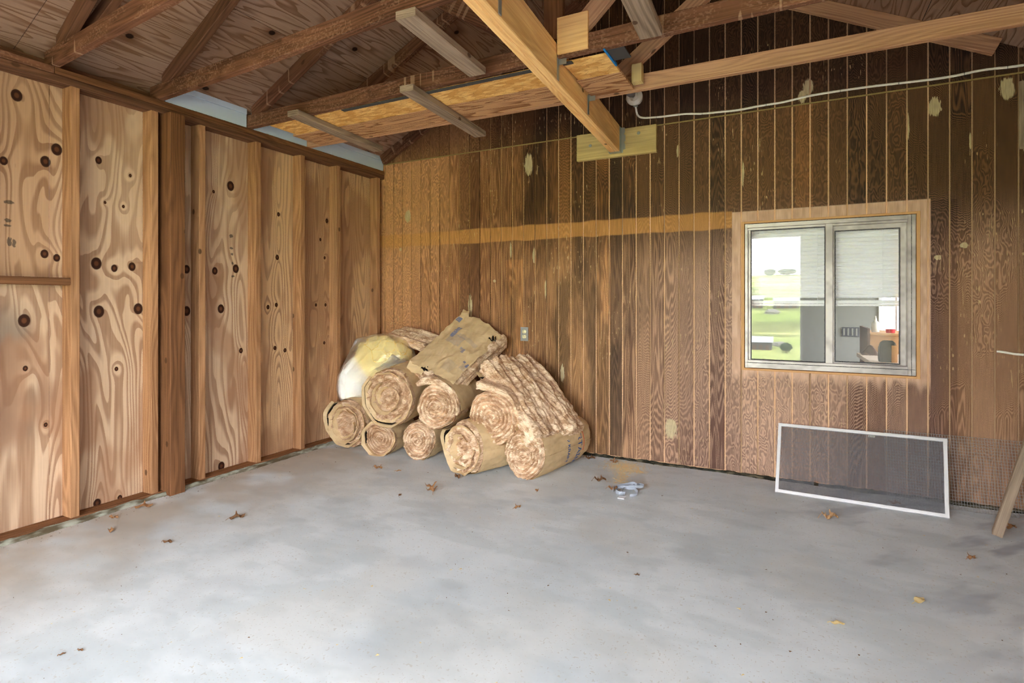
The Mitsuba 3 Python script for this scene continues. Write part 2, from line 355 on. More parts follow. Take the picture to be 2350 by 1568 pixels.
def kraft_print(p, n, uv):
    c = kraft(p, n, uv)
    u, v = uv.x, uv.y
    def r(u0, u1, v0, v1, k): return dr.select((u > u0) & (u < u1) & (v > v0) & (v < v1), k, 0.0)
    g = noise(u * 90, v * 140)
    m = r(.30, .36, .93, .985, .75) + r(.345, .375, .83, .87, .8) + r(.43, .49, .66, .72, .6) + r(.46, .50, .60, .65, .5)
    m += r(.56, .74, .20, .30, .8) * smoothstep(.2, .35, g) + r(.80, .87, .02, .12, .8) + r(.47, .62, .22, .55, .22) + r(.10, .26, .60, .82, .12) + r(.60, .66, .35, .8, .16) + r(.24, .34, .86, .99, .2)
    m *= smoothstep(.1, .35, g) * .5 + .5
    return mix(c, mi.Color3f(S(88, 104, 146)), dr.minimum(m, .85))
bsdf('kraft_printed', proc(kraft_print), .55, .35)
def osb(p, n, uv):
    u, v = uv.x, uv.y
    d1, d2, k1 = voronoi(u * 16 + .6 * v * 22, v * 46)
    e1, e2, k2 = voronoi(u * 26 + 9 - .9 * v * 26, v * 34 + 4)
    f = noise(u * 40 + k1 * 50, v * 500)
    t = .5 * k1 + .35 * k2 + .2 * f
    c = mix(S(204, 148, 76), S(238, 196, 124), smoothstep(.2, .9, t))
    return mix(c, mi.Color3f(S(150, 92, 36)), smoothstep(.08, .0, d2 - d1) * .5)
bsdf('osb', proc(osb), .7, .25)
def plyshelf(p, n, uv):
    u, v = uv.x, uv.y
    h = fbm(u * .9, v * 7, 1, 3) * 1.3 + .12 * noise(u * 4, v * 40)
    q = fr(h * 9)
    dark = (1 - smoothstep(.1, .6, q)) * smoothstep(0, .06, q)
    return mix(S(196, 152, 110), S(134, 88, 56), dr.minimum(dark * .85 + .2 * noise(u * 5, v * 240), 1))
bsdf('plywood_shelf', proc(plyshelf), .7, .25)
def alu(p, n, uv):
    t = noise(p.x * 40, p.y * 40, p.z * 40) * .3 + .7 * noise(p.x * 9, p.y * 9, p.z * 9)
    return mix(S(190, 182, 179), S(158, 150, 148), smoothstep(.3, .8, t))
bsdf('aluminium', proc(alu), .42, .5, metallic=.35)
bsdf('orange_jamb', S(208, 160, 110), .7, .2)
bsdf('blue_paint', S(186, 202, 214), .5, .35)
bsdf('white_plastic', S(232, 228, 214), .4, .4)
bsdf('porcelain', S(224, 218, 202), .25, .5)
bsdf('black', S(24, 22, 20), .7, .2)
bsdf('asphalt', S(30, 24, 20), .5, .4)
bsdf('dark_sheet', S(66, 66, 66), .6, .3)
bsdf('blue_edge', S(30, 120, 186), .5, .3)
bsdf('galvanised', S(170, 174, 172), .38, .5, metallic=.7)
bsdf('wire', S(176, 180, 182), .4, .5, metallic=.5)
bsdf('screen_frame', S(226, 226, 226), .4, .5)
bsdf('screen_mesh', S(134, 136, 142), .6, .3)
bsdf('strap_grey', S(168, 174, 184), .55, .35)
bsdf('steel_bright', S(226, 228, 232), .3, .5, metallic=.5)
bsdf('seam', S(140, 120, 74), .6, .3)
bsdf('ivory', S(226, 218, 176), .4, .4)
bsdf('bulb_glass', S(120, 116, 116), .15, .6)
bsdf('wall_grey', S(146, 146, 138), .8, .2)
bsdf('wall_white', S(222, 222, 216), .8, .2)
bsdf('white_vinyl', S(236, 238, 240), .35, .4)
bsdf('foam_yellow', S(238, 214, 140), .9, .1, sheen=.4)
bsdf('fill_white', S(250, 247, 242), .8, .15)
bsdf('mortar', proc(lambda p, n, uv: mix(S(92, 82, 62), S(164, 166, 150), smoothstep(.3, .7, fbm(p.x * 30, p.y * 14, p.z * 30, 4)))), .9, .1)
bsdf('edge_dirt', proc(lambda p, n, uv: mix(S(44, 46, 40), S(120, 116, 96), smoothstep(.35, .75, fbm(p.x * 26, p.y * 40, p.z * 40, 3)))), .95, .1)
bsdf('sawdust', S(214, 180, 120), .9, .1)
bsdf('straw', S(206, 184, 132), .8, .15)
bsdf('crumbs', S(96, 72, 50), .9, .1)
bsdf('leaf_tan', S(150, 110, 74), .75, .2)
bsdf('leaf_brown', S(108, 78, 54), .75, .2)
bsdf('leaf_pale', S(180, 142, 102), .75, .2)
bsdf('print_blue', S(58, 84, 142), .6, .3)
bsdf('print_orange', S(214, 104, 60), .6, .3)
scene['mat_pane_glass'] = {'type': 'thindielectric', 'int_ior': 1.52}
scene['mat_film'] = {'type': 'principledthin', 'base_color': {'type': 'rgb', 'value': S(252, 252, 250)}, 'roughness': .10, 'spec_trans': .9, 'diff_trans': .6, 'eta': 1.45}
def grass(p, n, uv):
    a = fbm(p.x * .08, p.y * .08, 0, 4)
    c = mix(S(134, 150, 84), S(176, 180, 116), smoothstep(.3, .7, a))
    c = mix(c, mi.Color3f(S(96, 104, 66)), smoothstep(.5, .65, fbm(p.x * .05 + 9, p.y * .12, 1, 4)) * .7)
    c = mix(mi.Color3f(S(150, 138, 122)), c, smoothstep(-30, -45, p.y))
    tr = dr.abs(p.x + .35 * p.y + 14 + 6 * noise(p.y * .03, 1.0))
    return mix(c, mi.Color3f(S(150, 140, 120)), smoothstep(1.6, .8, tr))
bsdf('grass', proc(grass), .95, .05)
bsdf('gravel', S(150, 148, 142), .95, .05)
bsdf('shed_dark', S(84, 84, 88), .8, .2)
bsdf('shed_roof', S(190, 194, 196), .6, .3)
bsdf('tree_green', S(44, 66, 40), .9, .1)
bsdf('cardboard', S(196, 154, 112), .85, .1)
bsdf('brown_wood', S(96, 70, 56), .6, .3)
bsdf('table_top', S(206, 186, 166), .6, .3)
bsdf('dark_bag', S(74, 74, 66), .8, .15)
bsdf('red', S(200, 60, 66), .5, .3)

# ================================================================ the shell
WR, YF = 4.81, -5.2            # right wall, front wall
def ridge_z(x): return 2.447 + .5 * min(x, WR - x)

FLOOR = holder('floor')
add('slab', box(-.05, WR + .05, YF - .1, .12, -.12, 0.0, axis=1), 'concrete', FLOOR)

# ---- left wall: sheets, studs, plates
WL = holder('wall_left')
for a, b in ((-5.2, -3.755), (-3.752, -2.5325), (-2.5295, -1.325), (-1.322, -.462), (-.459, .0)):
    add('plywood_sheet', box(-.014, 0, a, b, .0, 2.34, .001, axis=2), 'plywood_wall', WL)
for y, top in ((-4.9, 2.287), (-4.49, 2.287), (-4.08, 2.287), (-3.67, 2.287), (-3.27, 2.287), (-2.862, 2.287), (-2.455, 2.287), (-2.05, 2.287), (-1.755, 2.287), (-1.34, 2.287), (-.945, 2.287), (-.57, 2.287), (-.075, 2.287)):
    w = .021
    add('stud', prism((.0455, y, .022), (.0455, y, top), .042, .089, (1, 0, 0), .003, 1), 'lumber', WL)
tag(add('post', prism((.083, -1.958, 0.0), (.083, -1.958, 2.287), .09, .16, (1, 0, 0), .003, 4), 'lumber', WL), 'thicker brown post standing proud of the studs')
add('sill_plate', prism((.0455, YF, -.008), (.0455, -.002, -.008), .091, .060, (0, 0, 1), .003, 4), 'lumber', WL)
add('top_plate', prism((.046, YF, 2.306), (.046, 0, 2.306), .090, .037, (0, 0, 1), .003, 7), 'lumber', WL)
add('top_plate', prism((.047, YF, 2.344), (.047, -2.55, 2.344), .094, .037, (0, 0, 1), .003, 0), 'lumber', WL)
add('top_plate', prism((.047, -2.547, 2.344), (.047, 0, 2.344), .094, .037, (0, 0, 1), .003, 4), 'lumber', WL)
add('blocking', prism((.0455, -2.84, 1.262), (.0455, -2.477, 1.262), .089, .038, (0, 0, 1), .003, 4), 'lumber', WL)
add('eave_light_stop', box(-.06, -.016, YF, .1, 2.30, 2.42, axis=1, var=7), 'lumber', WL)  # dark board added to keep daylight from leaking in at the eave
# ragged mortar lip along the sill
ys = np.linspace(YF, -.02, 420)
pp = []
for k, (dx, dz) in enumerate(((0, -.004), (.0, .012), (.022, .016), (.038, .006), (.046, -.004))):
    n1 = meshkit.fbm(np.stack([ys * 7, ys * 0 + k, ys * 0], 1), 3, 4); n2 = meshkit.fbm(np.stack([ys * 16, ys * 0 + k * 3, ys * 0 + 7], 1), 3, 5)
    pp.append(np.stack([.088 + dx * (.35 + 1.3 * n1), ys, dz * (.2 + 1.6 * n2) if dz > 0 else ys * 0 + dz], 1))
add('mortar_lip', grid(V(pp)), 'mortar', FLOOR, smooth=40)
xs = np.linspace(.1, WR, 520); pp = []
for k, (dy, dz) in enumerate(((.004, -.004), (0, .010), (-.022, .010), (-.040, .003), (-.055, -.004))):
    n1 = meshkit.fbm(np.stack([xs * 6, xs * 0 + k, xs * 0 + 3], 1), 3, 14); n2 = meshkit.fbm(np.stack([xs * 30, xs * 0 + k * 3, xs * 0 + 7], 1), 3, 15)
    pp.append(np.stack([xs, dy * (.3 + 1.4 * n1), dz * (.1 + 1.5 * n2) if dz > 0 else xs * 0 + dz], 1))
add('dirt_edge', grid(V(pp)), 'edge_dirt', FLOOR, smooth=40)

# ---- back wall: every board between two grooves
WB = holder('wall_back')
WX0, WX1, WZ0, WZ1 = 3.150, 4.126, .700, 1.692      # the window opening
for (a, b, c, d) in ((-.05, WX0 - .001, 0.0, 3.75), (WX1 + .001, WR + .05, 0.0, 3.75), (WX0 - .001, WX1 + .001, 0.0, WZ0), (WX0 - .001, WX1 + .001, WZ1, 3.75)):
    add('backing', box(a, b, .0065, .02, c, d, axis=2), 'siding_groove', WB)
for i in range(48):
    a, b = GX0 + i * .1016 + .0042, GX0 + (i + 1) * .1016 - .0042
    a, b = max(a, .0), min(b, WR)
    if b - a < .01: continue
    cuts = [(a, b, .012, 2.4185)]
    if b > WX0 and a < WX1:
        cuts = [(a, b, .012, WZ0), (a, b, WZ1, 2.4185)]
        if a < WX0: cuts.append((a, WX0, WZ0, WZ1))
        if b > WX1: cuts.append((WX1, b, WZ0, WZ1))
    for (x0, x1, z0, z1) in cuts:
        if x1 - x0 > .006: add('board', box(x0, x1, .0, .012, z0, z1, .0012 if x1 - x0 > .03 else 0, axis=2), 'siding', WB)
    add('board', box(a, b, .0, .012, 2.428, ridge_z((a + b) / 2) + .06, .0012, axis=2), 'siding', WB)
add('flashing', box(0, WR, -.003, .012, 2.4185, 2.428, .001, axis=0), 'seam', WB)
add('inner_lining', box(-.05, WX0, .118, .128, 0, 3.6, axis=2), 'wall_grey', WB)
add('inner_lining', box(WX1, WR + 1.6, .118, .128, 0, 3.6, axis=2), 'wall_grey', WB)
add('inner_lining', box(WX0, WX1, .118, .128, 0, WZ0 - .01, axis=0), 'wall_grey', WB)
add('inner_lining', box(WX0, WX1, .118, .128, WZ1 + .01, 3.6, axis=0), 'wall_grey', WB)

# ---- right wall and front wall with the open garage door (outside the frame)
WRT = holder('wall_right')
RD0, RD1, RDZ = -5.12, -4.16, 2.08            # added side door opening, unseen, lets in light from the right
for a, b, c, d in ((YF, RD0, 0, 2.36), (RD1, -1.35, 0, 2.36), (-1.347, 0, 0, 2.36), (RD0, RD1, RDZ, 2.36)): add('plywood_sheet', box(WR, WR + .012, a, b, c, d, axis=2), 'plywood_wall', WRT)
for y in (-5.15, -4.13, -3.74, -3.35, -2.95, -2.54, -2.33, -1.93, -1.52, -1.11, -.71, -.30): add('stud', prism((WR - .0455, y, 0), (WR - .0455, y, 2.287), .04, .089, (1, 0, 0), .003, 1), 'lumber', WRT)
add('door_header', box(WR - .09, WR, RD0, RD1, RDZ, RDZ + .09, .003, axis=1, var=1), 'lumber', WRT)  # header over the added side opening
add('top_plate', prism((WR - .046, YF, 2.325), (WR - .046, 0, 2.325), .09, .076, (0, 0, 1), .003, 0), 'lumber', WRT)
WF = holder('wall_front')
DX0, DX1, DZ = 1.14, 3.578, 2.17
for (a, b, c, d) in ((-.05, DX0, 0, 3.6), (DX1, WR + .05, 0, 3.6), (DX0, DX1, DZ, 3.6)):
    add('panel', box(a, b, YF - .11, YF, c, d, axis=2), 'wall_grey', WF)
for x in (DX0 + .012, DX1 - .012): add('door_jamb', box(x - .012, x + .012, YF - .13, YF + .02, 0, DZ, .002, axis=2), 'wall_white', WF)
add('door_header', box(DX0, DX1, YF - .13, YF + .02, DZ - .025, DZ, .002, axis=0), 'wall_white', WF)

# ---- roof sheathing
CEIL = holder('ceiling')
def roof_sheet(x0, x1, y0, y1, side):
    th = .013
    def pt(x, y, t):
        z = 2.447 + .5 * x
        q = V([x - .447 * t, y, z + .894 * t])
        if side: q[0] = WR - q[0]
        return q
    c = [(x0, y0), (x1, y0), (x1, y1), (x0, y1)]
    lo, hi = [pt(x, y, 0) for x, y in c], [pt(x, y, th) for x, y in c]
    off = (hash((round(x0, 2), side)) % 7) * 3.1 + (0 if not side else 40)
    uvc = [(x * 1.118 + off, y + off) for x, y in c]
    vs, fs, us = [], [], []
    for q, u in ((lo, uvc), (hi, uvc)):
        k = len(vs); vs += q; us += u; fs += [(k, k + 1, k + 2), (k, k + 2, k + 3)]
    for i in range(4):
        j = (i + 1) % 4; k = len(vs); vs += [lo[i], lo[j], hi[j], hi[i]]; us += [uvc[i], uvc[j], uvc[j], uvc[i]]
        fs += [(k, k + 1, k + 2), (k, k + 2, k + 3)]
    add('sheathing', (V(vs), V(fs), V(us)), 'plywood_roof', CEIL)
XJ = [-.36, .685, 1.776, 2.405]
YJ = [[-5.45, -5.10, -2.665, -.225, .12], [-5.45, -3.885, -1.447, .12], [-5.45, -5.1, -2.665, -.225, .12]]
for side in (0, 1):
    for r in range(3):
        for a, b in zip(YJ[r][:-1], YJ[r][1:]):
            roof_sheet(XJ[r] + .0015, XJ[r + 1] - .0015, a + .0015, b - .0015, side)
for side in (0, 1):
    q = V([[-.37, 2.447 - .185 + .03], [2.405, 2.447 + 1.2025 + .03]])
    if side: q[:, 0] = WR - q[:, 0]
    add('roofing', prism((q[0, 0], -2.66, q[0, 1]), (q[1, 0], -2.66, q[1, 1]), 5.6, .02, (0, 0, 1), 0, 0), 'dark_sheet', CEIL)  # outer layer added to stop daylight leaking through the sheathing joints
for sgn in (0, 1):  # fascia and soffit added to close the eaves against stray daylight
    x = -.37 if not sgn else WR + .37
    add('fascia', box(x - .02, x + .02, -5.45, .12, 2.15, 2.30, axis=1), 'blue_paint', CEIL)
    a, b = (-.36, -.02) if not sgn else (WR + .02, WR + .36)
    add('soffit', box(a, b, -5.45, .12, 2.20, 2.215, axis=1), 'blue_paint', CEIL)
# blue painted bird blocks between the truss heels
for a, b in ((-1.985, -1.435), (-1.385, -.905), (-.855, -.01)):
    k = add('bird_block', box(.066, .088, a, b, 2.364, 2.452, .001, axis=1), 'blue_paint', CEIL)
    add('bird_block', box(.070, .092, a, b, 2.4535, 2.492, .001, axis=1), 'blue_paint', CEIL)

# ================================================================ roof trusses
BEAM = lambda y: 2.295 + .0573 * (-y)        # centre of the beam at y
def chordline(y0, y1): return lambda x: y0 + (y1 - y0) * x / WR
def truss(label, yl, var, webs=(), left=True, lo=0.125, plates=()):
    k = thing('roof_truss', label, 'roof truss')
    y = lambda x: yl(x) + .019
    zc = 2.363 + .0445
    bx = BEAM(y(2.35))
    v2 = var if isinstance(var, tuple) else (var, var, var)
    add('bottom_chord', prism((.006, y(0), zc), (bx - .0405, y(bx), zc), .038, .089, (0, 0, 1), .003, v2[0]), 'lumber', k)
    add('bottom_chord', prism((bx + .0405, y(bx), zc), (WR - .006, y(WR), zc), .038, .089, (0, 0, 1), .003, v2[1]), 'lumber', k)
    r0 = 2.447 - .0505
    add('rafter', prism((lo, y(0), r0 + .5 * lo), (2.403, y(2.4), r0 + .5 * 2.403), .038, .0885, (0, 0, 1), .003, v2[2], skew0=.022, skew1=-.022), 'lumber', k)
    add('rafter', prism((2.407, y(2.4), r0 + .5 * 2.403), (WR - lo, y(WR), r0 + .5 * lo), .038, .0885, (0, 0, 1), .003, v2[2], skew0=.022, skew1=-.022), 'lumber', k)
    for (xa, za, xb, zb, vv) in webs:
        add('web', prism((xa, y(xa), za), (xb, y(xb), zb), .038, .089, (0, 1, 0) if abs(xb - xa) < .01 else (0, 0, 1), .003, vv) if abs(xb - xa) > .01 else prism((xa, y(xa), za), (xb, y(xb), zb), .10, .038, (0, 1, 0), .003, vv), 'lumber', k)
    return k
YA, YB, YC, YD = chordline(-2.555, -2.94), chordline(-2.03, -2.31), chordline(-1.425, -1.505), chordline(-.90, -.855)
WEBS = lambda vl, vk, vr: ((1.42, 3.03, 2.285, 2.468, vl), (2.395, 2.458, 2.395, 3.56, vk), (2.515, 2.475, 3.20, 3.105, vr))
truss('old brown roof truss nearest the camera, its chord crossing the upper left corner', YA, (0, 0, 7), WEBS(0, 0, 0))
truss('roof truss whose speckled brown chord runs to the top of the picture beside the beam', YB, (0, 5, 7), WEBS(0, 0, 5))
TC = truss('roof truss with a plywood gusset beside the beam and two grey battens nailed under it', YC, (0, 0, 0), WEBS(0, 4, 5))
bx = BEAM(-1.5) + .041
tag(add('gusset', box(bx + .003, 2.583, YC(2.5) - .0145, YC(2.5) - .002, 2.372, 2.552, .001, axis=0, var=3), 'lumber', TC), 'clean new plywood gusset')
truss('roof truss nearest the back wall, its pale chord crossing above the window', YD, (5, 5, 0), ((2.56, 2.475, 3.30, 3.03, 5),))
GT = thing('gable_truss', 'pair of old rafters nailed along the back wall under the roof', 'roof truss')
r0 = 2.447 - .0505
add('rafter', prism((.11, -.045, r0 + .055), (2.403, -.045, r0 + .5 * 2.403), .038, .089, (0, 0, 1), .003, 0), 'lumber', GT)
add('rafter', prism((2.407, -.045, r0 + .5 * 2.403), (4.465, -.045, r0 + .5 * (WR - 4.465)), .038, .089, (0, 0, 1), .003, 5), 'lumber', GT)
SB = thing('sister_board', 'short dark board nailed beside the rafter in the upper left corner', 'board')
add('plank', prism((.20, -2.47, 2.535), (1.15, -2.47, 3.01), .038, .115, (0, 0, 1), .003, 7), 'lumber', SB)

# ================================================================ beam, ledger, hangers
BM = thing('ceiling_beam', 'yellow new fir beam of two planks running from the back wall towards the camera', 'beam')
d = nrm(V([BEAM(-5.15) - BEAM(-.04), -5.11, 0]))
pA, pB = V([BEAM(-.042), -.042, 2.343]), V([BEAM(-5.15), -5.15, 2.343])
s = nrm(np.cross(d, [0, 0, 1]))
for q in (-1, 1):
    add('beam_plank', prism(pA + s * q * .0193, pB + s * q * .0193, .038, .186, (0, 0, 1), .003, 3), 'lumber', BM)
for y in (-2.135, -1.455, -.915):
    x = BEAM(y) + .0405
    add('tie_strap', join([box(x - .001, x + .0025, y - .012, y + .012, 2.255, 2.365, .0005, axis=2), box(x - .001, x + .04, y + .010, y + .0125, 2.335, 2.39, 0, axis=0)]), 'galvanised', BM)
x = BEAM(-.05)
add('joist_hanger', join([box(x - .042, x + .042, -.085, -.040, 2.2455, 2.2485, 0, axis=0), box(x + .0395, x + .042, -.09, -.040, 2.2455, 2.43, 0, axis=2), box(x - .042, x - .0395, -.09, -.040, 2.2455, 2.43, 0, axis=2)]
    + [box(x + .041, x + .041 + w_, -.0415, -.0390, z0, z1, 0, axis=2) for w_, z0, z1 in ((.028, 2.27, 2.31), (.022, 2.31, 2.33), (.030, 2.33, 2.375), (.020, 2.375, 2.39), (.026, 2.39, 2.43), (.012, 2.248, 2.27))]), 'galvanised', BM)
LG = thing('ledger_board', 'pale treated board bolted to the back wall behind the beam end', 'board')
add('plank', prism((1.992, -.0195, 2.325), (2.590, -.0195, 2.325), .0385, .198, (0, 0, 1), .003, 6), 'lumber', LG)
for x, z in ((2.10, 2.33), (2.465, 2.375)):
    b = lathe([(.0, .004), (.010, .004), (.012, .001), (.012, -.004), (0, -.004)], 14)
    add('bolt_head', xf(b, [[1, 0, 0], [0, 0, -1], [0, 1, 0]], (x, -.040, z)), 'galvanised', LG)

# loose boards and sheets up on the trusses
def loose(name, label, p0, p1, w=.089, h=.037, var=2, cat='board', group=None):
    k = thing(name, label, cat, group); add('plank', prism(p0, p1, w, h, (0, 0, 1), .003, var), 'lumber', k); return k
loose('batten', 'weathered grey batten nailed under the truss nearest the left wall', (.655, -1.535, 2.344), (.585, -.655, 2.344))
loose('batten', 'weathered batten with an orange end left of the beam, second from the left wall', (1.545, -1.535, 2.344), (1.483, -.62, 2.344))
loose('batten', 'rough grey batten high up between two trusses just left of the beam', (2.035, -2.17, 2.344), (2.005, -1.54, 2.344), .098)
loose('batten', 'rough grey batten near the top edge right of the beam', (2.925, -2.27, 2.344), (2.897, -1.54, 2.344), .098)
def flat(x0, x1, y0, y1, z0, z1, hole=True):
    ms = []
    def quadbox(xa, xb):
        m = box(xa, xb, y0, y1, z0, z1, .001, axis=0); u = np.stack([m[0][:, 0], m[0][:, 1] + m[0][:, 2]], 1); return (m[0], m[1], u)
    bl, br = BEAM(y0) - .041, BEAM(y1) + .0415 + .0573 * (y1 - y0)
    return join([quadbox(x0, bl - .028 * abs(y1 - y0)), quadbox(br, x1)])
k = thing('osb_sheet', 'orange strand board strip lying across the trusses, left and right of the beam', 'board')
add('strip', flat(.262, 2.648, -1.385, -1.155, 2.3645, 2.376), 'osb', k)
k = thing('plywood_shelf', 'reddish plywood sheet lying across the trusses beside the strand board', 'board')
add('sheet', flat(.215, 2.652, -1.150, -.888, 2.3635, 2.376), 'plywood_shelf', k)
k = thing('underlay_strip', 'dark grey sheet edge showing between the truss chord and the strand board', 'sheet')
add('strip', join([box(.93, BEAM(-1.39) - .047, -1.402, -1.372, 2.359, 2.3635, 0, axis=0), box(BEAM(-1.39) + .043, 2.47, -1.402, -1.372, 2.359, 2.3635, 0, axis=0)]), 'dark_sheet', k)
k = thing('grey_panel', 'small dark grey panel with a bright blue edge lying right of the beam', 'panel')
add('panel', box(2.660, 2.745, -1.455, -1.30, 2.3645, 2.371, .0005, axis=1), 'dark_sheet', k)
add('edge', box(2.650, 2.6595, -1.455, -1.25, 2.358, 2.372, .0005, axis=1), 'blue_edge', k)
k = thing('wood_block', 'small pale wood block on end beside the plywood sheet right of the beam', 'wood block')
add('block', prism((2.684, -.935, 2.378), (2.684, -.935, 2.478), .05, .056, (1, 0, 0), .002, 6), 'lumber', k)

# ================================================================ window
W1 = holder('window_1')
def bar(name, x0, x1, z0, z1, y0, y1, mat, par=W1, ch=.0015): return add(name, box(x0, x1, y0, y1, z0, z1, ch, axis=0 if x1 - x0 > z1 - z0 else 2), mat, par)
jw = .017
bar('jamb', WX0, WX0 + jw, WZ0, WZ1, -.004, .116, 'orange_jamb'); bar('jamb', WX1 - jw, WX1, WZ0, WZ1, -.004, .116, 'orange_jamb')
bar('jamb', WX0 + jw, WX1 - jw, WZ1 - jw * .8, WZ1, -.004, .116, 'orange_jamb'); bar('jamb', WX0 + jw, WX1 - jw, WZ0, WZ0 + jw * .8, -.004, .116, 'orange_jamb')
a, b, c, e = WX0 + jw + .003, WX1 - jw - .003, WZ0 + .0165, WZ1 - .0165
# outer aluminium frame (flange + channel), then the sashes
bar('frame', a, a + .018, c, e, .002, .085, 'aluminium'); bar('frame', b - .040, b - .022, c, e, .002, .085, 'aluminium')
bar('frame', b - .022, b, c, e, .004, .014, 'aluminium')
bar('frame', a, b, e - .026, e, .004, .085, 'aluminium'); bar('frame', a, b, c, c + .034, .004, .085, 'aluminium')
bar('frame', a + .018, b - .04, c + .034, c + .052, .010, .05, 'aluminium'); bar('frame', a + .018, b - .04, e - .040, e - .026, .020, .05, 'aluminium')
bar('meeting_stile', 3.640, 3.680, c + .034, e - .026, .016, .05, 'aluminium')
bar('sash_stile', a + .018, a + .034, c + .05, e - .04, .030, .055, 'aluminium')
SX0, SX1 = 3.680, b - .040
bar('sash_stile', SX0, SX0 + .012, c + .052, e - .04, .052, .08, 'aluminium'); bar('sash_stile', SX1 - .030, SX1, c + .040, e - .04, .052, .08, 'aluminium')
bar('sash_rail', SX0, SX1, e - .068, e - .036, .052, .08, 'aluminium'); bar('sash_rail', SX0, SX1, c + .034, c + .058, .052, .08, 'aluminium')
for x0, x1, z0, z1, y in ((a + .034, a + .039, c + .052, e - .04, .034), (3.635, 3.640, c + .052, e - .04, .034), (a + .034, 3.640, c + .052, c + .057, .034), (a + .034, 3.640, e - .046, e - .040, .034),
        (SX0 + .012, SX0 + .018, c + .058, e - .068, .056), (SX1 - .036, SX1 - .030, c + .058, e - .068, .056), (SX0 + .012, SX1 - .03, c + .058, c + .064, .056), (SX0 + .012, SX1 - .03, e - .074, e - .068, .056), (a, b, e - .0015, e + .001, .006), (b - .0225, b - .0205, c, e, .003), (a, b, c + .033, c + .0355, .0035)):
    bar('dark_gap_bar', x0, x1, z0, z1, y - .002, y + .006, 'shed_dark', ch=0)  # thin dark bars put in for the dark gaps round glass and frame
# left pane with the broken hole
hole = sg.Polygon([(3.575, 1.245), (3.582, 1.27), (3.600, 1.275), (3.612, 1.288), (3.618, 1.268), (3.632, 1.262), (3.628, 1.235), (3.612, 1.232), (3.598, 1.222), (3.580, 1.226)])
pv, pf = trimesh.creation.triangulate_polygon(sg.box(a + .03, c + .045, 3.642, e - .036).difference(hole), engine='earcut')
pv = np.stack([pv[:, 0], pv[:, 0] * 0 + .041, pv[:, 1]], 1)
add('pane', (pv, pf), 'pane_glass', W1)
q = V([[SX0 + .01, .066, c + .05], [SX1 - .025, .066, c + .05], [SX1 - .025, .066, e - .06], [SX0 + .01, .066, e - .06]])
add('pane', (q, V([[0, 1, 2], [0, 2, 3]])), 'pane_glass', W1)
# mini blind behind the glass
BL = thing('mini_blind', 'white mini blind half lowered behind the window', 'blind')
bx0, bx1 = WX0 + .02, 4.062
add('head_rail', box(bx0, bx1, .122, .150, 1.645, 1.672, .002, axis=0), 'white_vinyl', BL)
zs = np.arange(1.632, 1.168, -.0258)
prof = V([[-.0140, .0062], [-.007, .0016], [0, 0], [.007, .0016], [.0140, .0062]])
for z in zs:
    ang = math.radians(-72); R2 = V([[math.cos(ang), -math.sin(ang)], [math.sin(ang), math.cos(ang)]])
    pr = prof @ R2.T
    P = V([[[x, .136 + p[0], z + p[1]] for p in pr] for x in (bx0 + .003, bx1 - .003)])
    add('slat', sheet(P, .0008), 'white_vinyl', BL)
add('slat_stack', box(bx0 + .003, bx1 - .003, .126, .148, 1.145, 1.166, .002, axis=0), 'white_vinyl', BL)
add('bottom_rail', box(bx0 + .002, bx1 - .002, .125, .149, 1.128, 1.144, .003, axis=0), 'white_vinyl', BL)
for x in (3.25, 3.60, 3.955): add('cord', tube([(x, .1225, 1.13), (x, .1225, 1.65)], .0011, 6), 'white_vinyl', BL)

# ================================================================ the room behind the window
NX0, NX1, NY1, NH = 2.0, 6.3, 2.9, 2.35
nwx0, nwx1, nwz0, nwz1 = 4.285, 4.62, .70, 1.75
struct('floor_neighbor', box(NX0, NX1, .12, NY1 + .1, -.1, .0, axis=0), 'wall_grey')
struct('ceiling_neighbor', box(NX0, NX1, .12, NY1 + .1, NH, NH + .05, axis=0), 'wall_white')
struct('wall_neighbor_left', box(NX0 - .08, NX0, .12, NY1 + .1, 0, NH, axis=1), 'wall_grey')
NRF = holder('wall_neighbor_far')
for (p, q, r_, t_) in ((NX0, nwx0, 0, NH), (nwx1, NX1, 0, NH), (nwx0, nwx1, 0, nwz0), (nwx0, nwx1, nwz1, NH)):
    add('panel', box(p, q, NY1, NY1 + .1, r_, t_, axis=2), 'wall_grey', NRF)
NRR = holder('wall_neighbor_right')
for (p, q, r_, t_) in ((.12, .5, 0, NH), (2.3, NY1 + .1, 0, NH), (.5, 2.3, 0, .7), (.5, 2.3, 2.15, NH)):  # the gap is an added unseen window that lights this room
    add('panel', box(NX1, NX1 + .1, p, q, r_, t_, axis=2), 'wall_grey', NRR)
W2 = holder('window_2')
for (p, q, r_, t_) in ((nwx0 - .03, nwx0, nwz0 - .03, nwz1 + .03), (nwx1, nwx1 + .03, nwz0 - .03, nwz1 + .03), (4.40, 4.415, nwz0, nwz1), (nwx0 - .03, nwx1 + .03, nwz0 - .03, nwz0), (nwx0 - .03, nwx1 + .03, nwz1, nwz1 + .03)):
    add('casing', box(p, q, NY1 - .02, NY1 + .05, r_, t_, .002, axis=2 if t_ - r_ > q - p else 0), 'white_vinyl', W2)
k = thing('curtain', 'dark blue curtain edge beside the far bright window', 'curtain')
P = V([[[4.435 + u_ * .20, NY1 - .06 + .018 * math.sin(u_ * 19), z] for z in np.linspace(.75, 1.8, 8)] for u_ in np.linspace(0, 1, 40)])
add('cloth', sheet(P, .003), 'shed_dark', k)
k = thing('outlet_panel', 'dark four gang switch plate on the grey wall of the far room', 'switch plate')
add('plate', box(3.925, 4.085, NY1 - .012, NY1 - .001, .785, .885, .002, axis=0), 'shed_dark', k)
for j in range(4): add('cover', box(3.937 + j * .038, 3.953 + j * .038, NY1 - .016, NY1 - .011, .797, .873, .002, axis=2), 'wall_grey', k)
